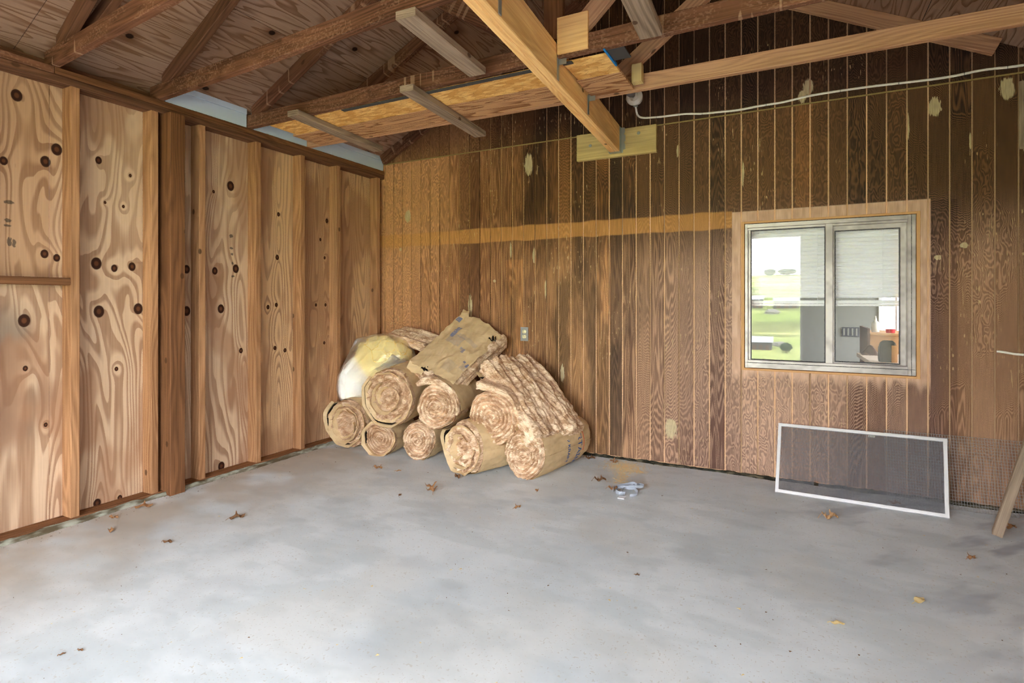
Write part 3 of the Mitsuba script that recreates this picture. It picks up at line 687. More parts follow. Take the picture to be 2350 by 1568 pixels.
k = thing('table', 'pale topped work table in the room behind the window', 'table')
tp = sg.Polygon([(3.93, 1.42), (4.9, 1.42), (4.9, .45), (3.955, .45)])
m = trimesh.creation.extrude_polygon(tp, .03, engine='earcut'); m.apply_translation([0, 0, .70])
add('table_top', m, 'table_top', k)
for x, y in ((3.99, 1.36), (4.84, 1.36), (3.99, .52), (4.84, .52)): add('leg', box(x - .025, x + .025, y - .025, y + .025, 0, .70, .003, axis=2), 'brown_wood', k)
k = thing('cabinet', 'brown cabinet with a cluttered pale top behind the work table', 'cabinet')
add('side', box(4.02, 4.04, 1.55, 2.15, 0, .93, .003, axis=2), 'brown_wood', k)
add('front', box(4.04, 4.62, 1.57, 1.59, 0, .87, .003, axis=2), 'cardboard', k)
add('back', box(4.04, 4.62, 2.12, 2.14, 0, .87, .003, axis=2), 'cardboard', k)
add('top', box(4.041, 4.64, 1.55, 2.15, .871, .89, .003, axis=0), 'cardboard', k)
k = thing('bottle', 'white bottle standing on the cabinet in the far room', 'bottle')
add('body', xf(lathe([(0, 0), (.028, 0), (.030, .004), (.030, .075), (.026, .088), (.012, .100), (.011, .118), (0, .118)], 24), np.eye(3), (4.10, 1.75, .891)), 'white_plastic', k, smooth=40)
add('cap', xf(lathe([(0, 0), (.009, 0), (.006, .022), (0, .024)], 16), np.eye(3), (4.10, 1.75, 1.0095)), 'white_plastic', k, smooth=40)
k = thing('red_tub', 'small red tub on the cabinet top by the far window', 'tub')
add('body', xf(lathe([(0, 0), (.032, 0), (.036, .03), (.034, .032), (0, .032)], 24), np.eye(3), (4.20, 1.68, .891)), 'red', k, smooth=40)
k = thing('tool_bag', 'dark bag with a pale flap on the near end of the work table', 'bag')
P = []
for t_, w_, d_ in ((0, .052, .05), (.02, .056, .055), (.10, .054, .052), (.135, .045, .03), (.15, .03, .006), (.152, 0.001, .001)):
    th = np.arange(24) * 2 * np.pi / 24
    P.append(np.stack([4.055 + w_ * np.sign(np.cos(th)) * np.abs(np.cos(th)) ** .5, .70 + d_ * np.sign(np.sin(th)) * np.abs(np.sin(th)) ** .5, 0 * th + .731 + t_], 1))
P = [P[0] * V([1, 1, 1]) * 0 + V([4.055, .70, .731])] + P
add('body', grid(V(P), closed_v=True), 'dark_bag', k, smooth=50)
add('flap', box(4.07, 4.105, .640, .645, .732, .85, .001, axis=2), 'cardboard', k)
k = thing('rag', 'crumpled brown rag at the far corner of the work table', 'rag')
P = V([[[3.95 + u_ * .13, 1.20 + v_ * .16, .732 + .045 * max(0, math.sin(math.pi * u_)) * max(0, math.sin(math.pi * v_)) * (1 + .7 * math.sin(9 * u_ + 7 * v_))] for v_ in np.linspace(0, 1, 18)] for u_ in np.linspace(0, 1, 18)])
add('cloth', sheet(P, .003), 'brown_wood', k, smooth=40)

# ================================================================ insulation
def frame(a):
    a = nrm(a); t = V([0, 0, 1.0]); t = nrm(t - a * (a @ t)); s = np.cross(a, t)      # s points to the right when looking along a
    return a, s, t
def roll(key, C, axis, L, rx, rz, turns, seed, mat='insulation', tilt=0.0, wrap0=.02, rough=1.0, flat=0.0, wrap_gap=None):
    """a roll of batting (spiral face towards the camera) in a kraft paper wrap. C: centre of the front face"""
    a, s, t = frame(axis); C = V(C, float)
    nth, nr, na = 260, 64, 30
    th = np.linspace(0, 2 * np.pi, nth, endpoint=False)
    r0 = np.random.default_rng(seed)
    lump = 1 + .035 * np.cos(2 * th + r0.random() * 6) + .03 * np.cos(3 * th + r0.random() * 6) + .015 * np.cos(5 * th + r0.random() * 6)
    def ring(rho, along):
        x = rx * lump * np.cos(th) * rho; z = rz * lump * np.sin(th) * rho
        z = np.maximum(z, -rz * (1 - flat) * np.clip(rho, 0, 1) - (1 - np.clip(rho, 0, 1)) * rz * 0) if flat else z
        return x, z
    rows = []
    for k in range(nr):
        rho = (k / (nr - 1)) ** .85 * .985
        wob = .16 * np.sin(2 * th + seed) + .12 * np.sin(3 * th + 2 * seed)
        ph = rho * turns + wob * rho - th / (2 * np.pi)
        ph = ph - np.floor(ph); e = np.minimum(ph, 1 - ph)
        dz = .022 * rough * np.exp(-(e / .17) ** 2) - .009 * rough * np.sin(np.pi * ph)
        edge = max(0, (rho - .86) / .125); dz = dz + .016 * edge ** 2
        rows.append((rho, dz - .006))
    P = []
    for rho, dz in rows:
        x, z = ring(rho, 0); P.append(C + np.outer(x, s) + np.outer(z, t) + np.outer(dz, a))
    for k in range(1, na):
        al = .02 + (L - .03) * (k / (na - 1)) ** 1.6
        x, z = ring(1.0 if k < na - 1 else .95, al); P.append(C + np.outer(x, s) + np.outer(z, t) + np.outer(np.full(nth, al), a))
    x, z = ring(.0, L); P.append(C + np.outer(x, s) + np.outer(z, t) + np.outer(np.full(nth, L - .005), a))
    P = V(P)
    # loose fibres: push along the axis (face) and outward (side)
    n1 = meshkit.fbm(P * 42 + seed, 3, seed) - .5; n2 = meshkit.fbm(P * 14 + seed, 3, seed + 3) - .5; n3 = meshkit.noise(P * 130, seed) - .5
    w = np.zeros(len(P)); w[:nr] = 1; w[0] = 0
    disp = rough * (.034 * n1 + .026 * n2 + .010 * n3)
    P[:nr] -= (disp[:nr, :, None]) * a
    rad = np.stack([np.cos(th)], 1) * s + np.stack([np.sin(th)], 1) * t
    P[nr - 14:nr + 6] += (rough * (.016 * n2 + .010 * n1)[nr - 14:nr + 6, :, None]) * rad
    P[0] = P[0].mean(0)
    add('batting', grid(P, closed_v=True), mat, key, smooth=True)
    # the paper
    g = wrap_gap or (0, 2 * np.pi)
    nt, na2 = 130, 26
    tt = np.linspace(g[0], g[1], nt); full = wrap_gap is None
    if full: tt = np.linspace(0, 2 * np.pi, nt)
    lum = np.interp(tt % (2 * np.pi), np.r_[th, 2 * np.pi], np.r_[lump, lump[0]])
    e0 = wrap0 + .012 * (meshkit.fbm(np.stack([np.cos(tt) * 3, np.sin(tt) * 3, tt * 0 + seed], 1), 3, seed) - .5)
    Q = np.zeros((nt, na2, 3))
    for j in range(na2):
        f = j / (na2 - 1); al = e0 * (1 - f) + L * f
        puff = 1.0 + .03 * math.sin(math.pi * min(1, f * 1.0)) - .10 * max(0, (f - .9) / .1) ** 2
        x, z = rx * lum * np.cos(tt) * puff, rz * lum * np.sin(tt) * puff
        if flat: z = np.maximum(z, -rz * (1 - flat))
        off = .004 + .004 * (tt - tt[0]) / (tt[-1] - tt[0])
        Q[:, j] = C + np.outer(x + off * np.cos(tt), s) + np.outer(z + off * np.sin(tt), t) + np.outer(al, a)
    wr = meshkit.fbm(Q * [16, 16, 16] + seed * 3, 3, seed) - .5
    wr2 = meshkit.noise(np.stack([np.broadcast_to(tt[:, None] * 7, Q.shape[:2]), np.broadcast_to(np.linspace(0, 3, na2)[None], Q.shape[:2]), Q[..., 0] * 0 + seed], -1), seed) - .5
    rad2 = (np.cos(tt)[:, None] * s + np.sin(tt)[:, None] * t)[:, None, :]
    Q += rad2 * (.010 * wr + .007 * wr2)[..., None]
    Q[..., 2] = np.maximum(Q[..., 2], .0015)
    add('kraft_wrap', sheet(Q, .0012), 'kraft_paper', key, smooth=True)
    return a, s, t
def coil(key, C, axis, rx, rz, turns, r_in, seed, depth=.09, out=.016, black=False, a0=0.0, poly=9):
    """loose turns of paper standing out of the face of a roll"""
    a, s, t = frame(axis); C = V(C, float); r0 = np.random.default_rng(seed)
    n = int(turns * 40)
    ang = a0 + np.linspace(0, turns * 2 * np.pi, n)
    k = ang * poly / (2 * np.pi); facet = 1 - .05 * np.abs(np.sin(np.pi * k)) * 1.0
    rho = np.linspace(1.02, r_in, n) * facet * (1 + .05 * np.sin(ang * 1.7 + seed) + .03 * np.sin(ang * 3.1))
    x, z = rx * rho * np.cos(ang), rz * rho * np.sin(ang)
    o = out * (.3 + 1.2 * meshkit.fbm(np.stack([ang * 1.5, ang * 0 + seed, ang * 0], 1), 3, seed))
    base = C + np.outer(x, s) + np.outer(z, t); base[:, 2] = np.maximum(base[:, 2], .003)
    rad = np.outer(np.cos(ang), s) + np.outer(np.sin(ang), t)
    fl = (.008 + .026 * meshkit.fbm(np.stack([ang * 1.1, ang * 0 + seed + 5, ang * 0], 1), 3, seed + 2))[:, None]
    P = np.stack([base - np.outer(o, a) + rad * fl, base - np.outer(o * .35, a) + rad * fl * .25, base + depth * a], 1); P[..., 2] = np.maximum(P[..., 2], .003)
    add('paper_coil', sheet(P, .0016), 'kraft_paper', key, smooth=False)
    if black:
        rad = np.outer(np.cos(ang), s) + np.outer(np.sin(ang), t)
        P2 = np.stack([base - np.outer(o * .55, a), base + depth * a], 1) - (rad * .004)[:, None]
        m = (ang - a0) < black * 2 * np.pi
        tag(add('asphalt_backing', sheet(P2[m], .0012), 'asphalt', key), 'black asphalt side of the paper')
def batt(key, path, W, th, seed, mat='insulation', nseg=90, nw=46, amp=1.0, name='batting', lay=1.0, taper=None):
    """a slab of batting swept along a path, W: across it, th: thick"""
    pts = spline(path, nseg) if len(path) > 2 else np.linspace(V(path[0], float), V(path[-1], float), nseg)
    W = V(W, float); wl = np.linalg.norm(W); wn = W / wl
    tan = np.gradient(pts, axis=0); tan /= np.linalg.norm(tan, axis=1, keepdims=True)
    N = np.cross(tan, wn); N /= np.linalg.norm(N, axis=1, keepdims=True)
    # rounded rectangle loop: nw across, nt through the thickness
    nt = max(8, int(nw * th / wl * 1.3)); r = th * .22
    lp = []
    wx, hy = wl / 2, th / 2
    for x in np.linspace(-wx + r, wx - r, nw): lp.append((x, hy))
    for q in np.linspace(90, 0, 6)[1:-1]: lp.append((wx - r + r * math.cos(math.radians(q)), hy - r + r * math.sin(math.radians(q))))
    for y in np.linspace(hy - r, -hy + r, nt): lp.append((wx, y))
    for q in np.linspace(0, -90, 6)[1:-1]: lp.append((wx - r + r * math.cos(math.radians(q)), -hy + r + r * math.sin(math.radians(q))))
    for x in np.linspace(wx - r, -wx + r, nw): lp.append((x, -hy))
    for q in np.linspace(-90, -180, 6)[1:-1]: lp.append((-wx + r + r * math.cos(math.radians(q)), -hy + r + r * math.sin(math.radians(q))))
    for y in np.linspace(-hy + r, hy - r, nt): lp.append((-wx, y))
    for q in np.linspace(180, 90, 6)[1:-1]: lp.append((-wx + r + r * math.cos(math.radians(q)), hy - r + r * math.sin(math.radians(q))))
    lp = V(lp); m = len(lp)
    rows, loc, nor = [], [], []
    L = np.r_[0, np.cumsum(np.linalg.norm(np.diff(pts, axis=0), axis=1))]
    def put(k, sc, push):
        tp = 1.0 if taper is None else np.interp(L[k] / L[-1], [q[0] for q in taper], [q[1] for q in taper])
        c = lp * [1, tp]
        q = c * sc if np.isscalar(sc) else c * sc
        rows.append(pts[k] + np.outer(q[:, 0], wn) + np.outer(q[:, 1], N[k]) + tan[k] * push)
        loc.append(np.stack([np.full(m, L[k] + push), q[:, 0], q[:, 1]], 1))
        d = np.outer(lp[:, 0] / wx * (np.abs(lp[:, 0]) > wx - r * .7), wn) + np.outer(lp[:, 1] / hy * (np.abs(lp[:, 1]) > hy - r * .7), N[k]) + tan[k] * np.sign(push) * (1.5 if push else 0)
        nor.append(d / np.maximum(np.linalg.norm(d, axis=1, keepdims=True), 1e-6))
    caps = [(0.02, .012), (.2, .012), (.4, .012), (.6, .011), (.78, .008), (.9, .005)]
    for sc, ps in caps: put(0, sc, -ps)
    for k in range(nseg): put(k, 1.0, 0.0)
    for sc, ps in caps[::-1]: put(nseg - 1, sc, ps)
    P, LC, NO = V(rows), V(loc), V(nor)
    d1 = meshkit.fbm(LC * [4.5, 26, 18] + seed, 4, seed) - .5
    d2 = meshkit.fbm(LC * [14, 40, 70 * lay] + seed, 3, seed + 1) - .5
    d3 = meshkit.noise(LC * [60, 90, 150], seed + 2) - .5
    P = P + NO * (amp * (.060 * d1 + .034 * d2 + .007 * d3))[..., None]
    add(name, grid(P, closed_v=True), mat, key, smooth=True)
    return pts, wn, N
def facing(key, path, W, off, mat='kraft_paper', seed=1, nu=60, nv=50, wr=.008, ragged=.02, name='kraft_facing', trim=None):
    pts = spline(path, nu) if len(path) > 2 else np.linspace(V(path[0], float), V(path[-1], float), nu)
    W = V(W, float); wn = W / np.linalg.norm(W); tan = np.gradient(pts, axis=0); tan /= np.linalg.norm(tan, axis=1, keepdims=True)
    N = np.cross(tan, wn); N /= np.linalg.norm(N, axis=1, keepdims=True)
    u = np.linspace(0, 1, nu); v = np.linspace(-.5, .5, nv)
    P = pts[:, None] + v[None, :, None] * W + N[:, None] * off
    rg = ragged * (meshkit.fbm(np.stack([v * 9, v * 0 + seed, v * 0], 1), 3, seed) - .5)
    P += (np.linspace(-1, 1, nu)[:, None] * rg[None])[..., None] * tan[:, None]
    uv = np.stack(np.broadcast_arrays(u[:, None], v[None] + .5), -1)
    n = meshkit.fbm(np.stack([u[:, None] * 5 + v[None] * 7, v[None] * 3 - u[:, None] * 1.5, u[:, None] * 0 + seed + v[None] * 0], -1), 4, seed) - .5
    rdg = 1 - np.abs(meshkit.fbm(np.stack([u[:, None] * 3 + v[None] * 9, v[None] * 2 - u[:, None] * 2, u[:, None] * 0 + seed * 2 + v[None] * 0], -1), 3, seed + 5) - .5) * 4
    P += N[:, None] * (wr * (2.2 * n + .6 * rdg))[..., None]
    return add(name, sheet(P, .0012, uv), mat, key, smooth=True)
def wrap_text(key, text, C, axis, rx, rz, along, h, ang0, mat, span=None, name='lettering'):
    """lettering bent round a roll, reading round its girth"""
    a, s, t = frame(axis); m = meshkit.text_mesh(text, h, .001)
    v = m.vertices; r = (rx + rz) / 2 + .012
    v2, f2 = trimesh.remesh.subdivide_to_size(v, m.faces, h * .3)
    ang = ang0 - v2[:, 0] / r; al = along + v2[:, 1]
    P = V(C) + np.outer((rx + .011 + v2[:, 2]) * np.cos(ang), s) + np.outer((rz + .011 + v2[:, 2]) * np.sin(ang), t) + np.outer(al, a)
    add(name, (P, f2), mat, key)

G1 = 'insulation rolls in the pile'
def rl(label): return thing('insulation_roll', label, 'insulation roll', G1)
# bottom row, left to right
k = rl('insulation roll at the left end of the bottom row, papers coming loose')
AX = (-.12, .99, 0); CA = (.305, -.70, .190)
roll(k, CA, AX, .36, .178, .188, 4.2, 11, 'insulation_old', rough=1.25, flat=.0)
coil(k, CA, AX, .182, .188, 2.3, .45, 3, black=.6, a0=2.2, out=.034); coil(k, CA, AX, .105, .125, 1.4, .7, 5, out=.046, a0=4.0)
k = rl('small insulation roll second from the left in the bottom row')
CB = (.690, -.755, .128); AX = (-.22, .975, 0)
roll(k, CB, AX, .40, .122, .126, 5.5, 12, 'insulation_old', rough=.9)
coil(k, CB, AX, .125, .128, .8, .92, 8, black=.3, a0=1.7, out=.03)
k = rl('insulation roll in the middle of the bottom row, third from the left')
CC = (1.025, -.735, .143); roll(k, CC, (-.14, .99, 0), .40, .126, .142, 6.0, 13)
k = rl('large slack insulation roll, second from the right in the bottom row, paper hanging open')
CD = (1.485, -.850, .176); AD = (.30, .954, 0)
roll(k, CD, AD, .46, .178, .176, 3.8, 14, rough=1.3, flat=.04)
coil(k, CD, AD, .180, .178, 1.6, .62, 9, black=.32, a0=2.6, out=.034); coil(k, CD, AD, .075, .085, .7, .5, 4, a0=.6, out=.05)
k = rl('long insulation roll at the right end of the bottom row, blue print on paper')
CE = (1.897, -.770, .163); AE = (.155, .988, 0)
roll(k, CE, AE, .66, .150, .162, 6.2, 15)
wrap_text(k, 'CERTAINTEED', CE, AE, .150, .162, .44, .050, .95, 'print_blue'); wrap_text(k, 'R 19 KRAFT', CE, AE, .150, .162, .30, .030, .75, 'print_blue')
a_, s_, t_ = frame(AE); th = np.linspace(.9, -.35, 40)
P = V([V(CE) + s_ * .164 * math.cos(q) + t_ * .176 * math.sin(q) + a_ * (.512 + w) for q in th for w in (0, .007)]).reshape(40, 2, 3)
add('print_stripe', sheet(P, .001), 'print_orange', k)
# second row
k = rl('large slack insulation roll leftmost in the second row, paper turns standing out')
CF = (.765, -.745, .440); AF = (-.22, .97, .04)
roll(k, CF, AF, .46, .208, .204, 3.8, 16, 'insulation_old', rough=1.35)
coil(k, CF, AF, .211, .207, 1.5, .74, 13, black=.5, a0=2.3, out=.032); coil(k, CF, AF, .115, .12, 1.3, .45, 14, a0=2.0, out=.048)
k = rl('insulation roll in the centre of the pile with its tail folded back over the top')
CG = (1.188, -.745, .400); AG = (-.12, .99, .03)
roll(k, CG, AG, .42, .150, .164, 6.0, 17)
a, s, t = frame(AG); th = np.r_[np.linspace(-.25, 1.30, 9)]
path = [V(CG) + a * .20 + s * .160 * math.cos(q) * 1.04 + t * .172 * math.sin(q) * 1.0 for q in th]
path += [path[-1] + (-s * .07 + t * .022), path[-1] + (-s * .15 + t * .012), path[-1] + (-s * .20 - t * .008)]
batt(k, path, a * .40, .050, 21, name='tail', nseg=80, nw=50, amp=.6, taper=[(0, .15), (.25, .6), (.55, 1), (.85, 1.25), (1, .7)])
facing(k, [p - (p - V(CG) - a * ((p - V(CG)) @ a)) * 0 for p in path[1:10]], a * .385, -.031, seed=4, wr=.004, name='tail_paper')
wrap_text(k, 'CERTAINTEED', CG, AG, .150, .164, .33, .055, 1.15, 'print_blue')
k = rl('insulation roll right of the centre under the leaning batt, showing a clean round spiral')
CH = (1.678, -.790, .385); AH = (-.10, .99, .02)
roll(k, CH, AH, .44, .170, .176, 6.2, 18)
a, s, t = frame(AH); path = [V(CH) + a * .2 + s * .178 * math.cos(q) + t * .186 * math.sin(q) for q in np.linspace(.35, 1.55, 8)]
path += [path[-1] + (-s * .06 + t * .015), path[-1] + (-s * .12 + t * .02)]
batt(k, path, a * .42, .045, 24, name='tail', nseg=70, nw=50, amp=.8, taper=[(0, .2), (.4, .8), (1, 1.1)])

# batts on top
GB = 'insulation batts on top of the pile'
k = thing('insulation_batt', 'bare fluffy insulation batt leaning over the right end of the pile below the outlet', 'insulation batt', None)
p0, p1 = V([1.618, -.41, .745]), V([2.085, -.565, .300])
tanv = nrm(p1 - p0); Wd = V([-.02, .57, .165]); Wd = (Wd - tanv * (Wd @ tanv)) * .95
Nn = np.cross(tanv, nrm(Wd)); Nn *= -1 if Nn[2] < 0 else 1
p0, p1 = p0 - Nn * .055, p1 - Nn * .055; mid = (p0 + p1) / 2
batt(k, [p0, p0 * .67 + p1 * .33 + Nn * .016, p0 * .33 + p1 * .67 + Nn * .012, p1], Wd, .125, 31, nseg=130, nw=90, amp=1.25)
facing(k, [p0 - Nn * .074, mid - Nn * .062, p1 - Nn * .074], Wd * 1.04, 0.0, seed=7, wr=.006)
e0 = p0 - Nn * .060 - Wd * .53 + tanv * .05
P = V([[e0 + tanv * q + nrm(Wd) * w * .03 - Nn * .006 + Nn * .018 * math.sin(q * 40) for w in (0, 1)] for q in np.linspace(0, .17, 30)])
tag(add('asphalt_backing', sheet(P, .002), 'asphalt', k), 'black torn edge of the paper')

k = thing('insulation_batt', 'insulation batt, printed brown paper face up, leaning on the back wall atop the pile', 'insulation batt', None)
A_, B_, C_, D_ = V([.846, -.60, .699]), V([1.302, -.72, .570]), V([1.408, -.145, .884]), V([1.008, -.060, 1.094])
pa, pb = (A_ + B_) / 2, (C_ + D_) / 2
tj = nrm(pb - pa); Wj = ((B_ - A_) + (C_ - D_)) / 2; Wj = Wj - tj * (Wj @ tj)
Nj = np.cross(tj, nrm(Wj)); Nj = Nj * (-1 if (Nj @ V([.2, -.7, .6])) < 0 else 1)
bm = -Nj * .088 + nrm(Wj) * .030
batt(k, [pa + bm + tj * .02, (pa + pb) / 2 + bm + Nj * .010, pb + bm - tj * .03], Wj * .93, .120, 33, nseg=100, nw=70, amp=.75)
nu, nv = 80, 70
u_, v_ = np.meshgrid(np.linspace(0, 1, nu), np.linspace(0, 1, nv), indexing='ij')
P = (1 - u_)[..., None] * ((1 - v_)[..., None] * A_ + v_[..., None] * B_) + u_[..., None] * ((1 - v_)[..., None] * D_ + v_[..., None] * C_)
rg = lambda q, sd: meshkit.fbm(np.stack([q * 7, q * 0 + sd, q * 0], -1), 4, sd) - .5
P += tj * ((np.abs(2 * u_ - 1) ** 6 * np.sign(u_ - .5) * .07 * rg(v_, 3))[..., None]) + nrm(Wj) * ((np.abs(2 * v_ - 1) ** 6 * np.sign(v_ - .5) * .05 * rg(u_, 5))[..., None])
P += tj * ((-.06 * np.clip((u_ - .80) / .2, 0, 1) * np.clip((v_ - .10) / .10, 0, 1) * np.clip((.40 - v_) / .2, 0, 1))[..., None])
bul = .030 * np.sin(np.pi * np.clip(v_, 0, 1)) ** .7 * (1 - .3 * u_) - .012
wr = meshkit.fbm(np.stack([u_ * 4 + v_ * 5, v_ * 3 - u_ * 2, u_ * 0 + 9], -1), 4, 9) - .5
rd = 1 - np.abs(meshkit.fbm(np.stack([u_ * 2.6 + v_ * 6, v_ * 2.4 - u_ * 3, u_ * 0 + 4], -1), 3, 14) - .5) * 4
P += Nj * ((bul + .034 * wr + .012 * rd))[..., None]
add('kraft_facing', sheet(P, .0012, np.stack([u_, v_], -1)), 'kraft_printed', k, smooth=True)
P = V([[A_ + Nj * .006 - tj * (q * .05) + nrm(Wj) * (.0 + w * .16) - Nj * .04 * q * (1 + .3 * math.sin(w * 5)) for w in np.linspace(0, 1, 10)] for q in np.linspace(-.1, 1, 12)])
add('paper_flap', sheet(P, .0012), 'kraft_paper', k, smooth=True)
for c_, d_ in ((C_ - nrm(Wj) * .045 - tj * .075, .035), (A_ * .62 + B_ * .38 + tj * .004, .03)):
    P = V([[c_ + Nj * .016 + nrm(Wj) * d_ * w * (1 - .4 * q) + tj * d_ * q * .8 + Nj * .012 * math.sin(w * 6 + q * 4) for w in np.linspace(-.5, 1, 8)] for q in np.linspace(-.8, .8, 8)])
    tag(add('asphalt_backing', sheet(P, .0015), 'asphalt', k, smooth=True), 'black torn paper corner')

k = thing('insulation_batt', 'short torn piece of pink insulation batt lying on the plastic bag', 'insulation batt', None)
batt(k, [(.40, -.20, .868), (.60, -.185, .842), (.775, -.18, .797)], V([.05, .22, .05]), .085, 35, nseg=70, nw=40, amp=1.0, lay=1.2)

# ---------------------------------------------------------------- the plastic bag
k = thing('plastic_bag', 'clear plastic bag of white and yellow stuffing behind the rolls in the corner', 'bag')
def blob(c, r, seed, amp=.18, fr_=3.0, sub=5):
    s_ = trimesh.creation.icosphere(sub); v = s_.vertices
    n = meshkit.fbm(v * fr_ + seed, 4, seed) - .5
    n2 = 1 - np.abs(meshkit.fbm(v * fr_ * 1.8 + seed, 3, seed + 2) - .5) * 4
    return v * (1 + amp * n + amp * .22 * n2)[:, None] * V(r) + V(c), s_.faces
wv, wf = blob((.205, -.470, .475), (.118, .180, .215), 41, .14)
yv, yf = blob((.385, -.350, .670), (.250, .190, .195), 44, .30, 3.4)
add('white_stuffing', (wv, wf), 'fill_white', k, smooth=True)
add('yellow_stuffing', (yv, yf), 'foam_yellow', k, smooth=True)
hullp = np.vstack([(wv - wv.mean(0)) * 1.04 + wv.mean(0), (yv - yv.mean(0)) * 1.05 + yv.mean(0), V([[.155, -.43, .86 - .02], [.20, -.40, .845], [.62, -.36, .69], [.60, -.42, .60]])])
hullp[:, 0] = np.maximum(hullp[:, 0], .094); hullp[:, 1] = np.minimum(hullp[:, 1], -.012)
hm = trimesh.convex.convex_hull(hullp)
hv, hf = trimesh.remesh.subdivide_to_size(hm.vertices, hm.faces, .022)
hm = trimesh.Trimesh(hv, hf); trimesh.smoothing.filter_taubin(hm, iterations=12)
n = meshkit.fbm(hm.vertices * [14, 14, 22] + 4, 4, 6) - .5; n2 = 1 - np.abs(meshkit.fbm(hm.vertices * 9 + 9, 3, 8) - .5) * 4
hm.vertices = hm.vertices + hm.vertex_normals * (.010 * n + .005 * n2)[:, None]
tag(add('plastic_film', hm, 'film', k, smooth=True), 'clear glossy plastic')
u_, v_ = np.meshgrid(np.linspace(0, 1, 40), np.linspace(0, 1, 30), indexing='ij')
P = np.stack([.56 + .26 * u_ + .03 * np.sin(5 * v_), -.44 - .22 * v_ + .015 * np.sin(u_ * 9), .735 - .10 * u_ - .115 * v_ ** 1.3], -1)
P[..., 2] += .022 * (meshkit.fbm(P * 24, 3, 3) - .5) + .014 * np.sin(u_ * 17 + v_ * 6)
add('loose_film', sheet(P, .0008), 'film', k, smooth=True)

# ================================================================ things along the back wall
k = thing('wall_outlet', 'duplex wall outlet with a grey metal plate above the insulation pile', 'outlet')
ox, oz = 1.533, .897
pl = prism((ox, -.0035, oz - .0555), (ox, -.0035, oz + .0555), .068, .007, (0, 1, 0), .0025)
add('cover_plate', (pl[0], pl[1]), 'galvanised', k)
for dz in (-.0195, .0195):
    disc = lathe([(0, -.002), (.0165, -.002), (.0172, 0), (.0172, .004), (0, .004)], 28)
    v, f = xf(disc, [[1, 0, 0], [0, 0, -1], [0, 1, 0]], (ox, -.006, oz + dz)); v[:, 2] = np.clip(v[:, 2], oz + dz - .0135, oz + dz + .0135)
    r_ = add('receptacle', (v, f), 'ivory', k)
    for dx, h_ in ((-.0062, .0042), (.0062, .0036)): add('slot', box(ox + dx - .0011, ox + dx + .0011, -.0104, -.0098, oz + dz + .001, oz + dz + .001 + 2 * h_, 0, axis=2), 'black', r_)
    add('slot', xf(lathe([(0, 0), (.0024, 0), (.0024, .0006), (0, .0006)], 12), [[1, 0, 0], [0, 0, -1], [0, 1, 0]], (ox, -.0098, oz + dz - .0068)), 'black', r_)
add('screw', xf(lathe([(0, 0), (.003, 0), (.0022, .0015), (0, .0018)], 12), [[1, 0, 0], [0, 0, -1], [0, 1, 0]], (ox, -.0068, oz)), 'galvanised', k)

k = thing('lamp_holder', 'white porcelain lamp holder with a grey bulb on the back wall right of the beam', 'lamp')
Rl = V([[1, 0, 0], [0, 0, -1.0], [0, 1, 0]])
tl = V([[math.cos(-.0), 0, 0], [0, 1, 0], [0, 0, 1]])
lx, lz = 2.434, 2.640
add('box', xf(lathe([(0, 0), (.048, 0), (.048, .030), (0, .030)], 36), Rl, (lx + .004, 0, lz)), 'white_plastic', k, smooth=40)
add('base', xf(lathe([(0, .030), (.056, .030), (.060, .034), (.060, .042), (.050, .050), (.034, .056), (.030, .075), (.028, .082), (.018, .082), (.018, .070), (0, .070)], 44), Rl, (lx, 0, lz)), 'porcelain', k, smooth=40)
add('bulb', xf(lathe([(0, .066), (.0135, .066), (.014, .090), (.020, .104), (.030, .124), (.033, .142), (.030, .158), (.020, .170), (.008, .176), (0, .177)], 36), Rl, (lx, 0, lz)), 'bulb_glass', k, smooth=True)
for dx, dz in ((-.028, -.028), (.030, .030)): add('screw', xf(lathe([(0, 0), (.0045, 0), (.003, .0025), (0, .003)], 12), Rl, (lx + dx, -.047, lz + dz)), 'galvanised', k)
add('clamp', box(lx - .012, lx + .018, -.020, -.004, lz - .064, lz - .050, .002, axis=0), 'galvanised', k)

k = thing('cable', 'long white cable running from the lamp holder across the back wall to the right', 'cable')
cp = [(2.436, -.012, 2.578), (2.441, -.010, 2.545), (2.455, -.009, 2.510), (2.482, -.009, 2.494), (2.53, -.009, 2.486), (2.658, -.009, 2.478), (2.78, -.009, 2.474), (2.90, -.009, 2.458), (3.008, -.009, 2.452), (3.12, -.009, 2.446), (3.26, -.009, 2.452), (3.407, -.009, 2.455), (3.52, -.009, 2.467), (3.653, -.009, 2.472), (3.883, -.009, 2.470), (4.10, -.009, 2.461), (4.30, -.009, 2.460), (4.42, -.009, 2.468), (4.50, -.009, 2.464), (4.589, -.009, 2.462), (4.70, -.009, 2.474), (4.80, -.009, 2.470)]
v, f = tube(spline(cp, 260), .0072, 12); v[:, 1] = -.0045 + (v[:, 1] + .009) * .6
add('sheath', (v, f), 'white_plastic', k, smooth=True)
pts = spline(cp, 400)
for x in (2.585, 2.90, 3.30, 3.72, 4.02, 4.33, 4.52):
    c = pts[np.argmin(abs(pts[:, 0] - x))]
    add('staple', tube([(x, -.0005, c[2] - .0095), (x, -.0105, c[2] - .009), (x, -.0105, c[2] + .009), (x, -.0005, c[2] + .0095)], .0011, 6), 'black', k)
k = thing('cable', 'short loose end of white cable sticking out low on the right of the window', 'cable')
v, f = tube(spline([(4.474, -.004, .878), (4.50, -.010, .876), (4.545, -.012, .868), (4.60, -.010, .864), (4.68, -.010, .862), (4.76, -.010, .860)], 60), .0068, 12)
add('sheath', (v, f), 'white_plastic', k, smooth=True)

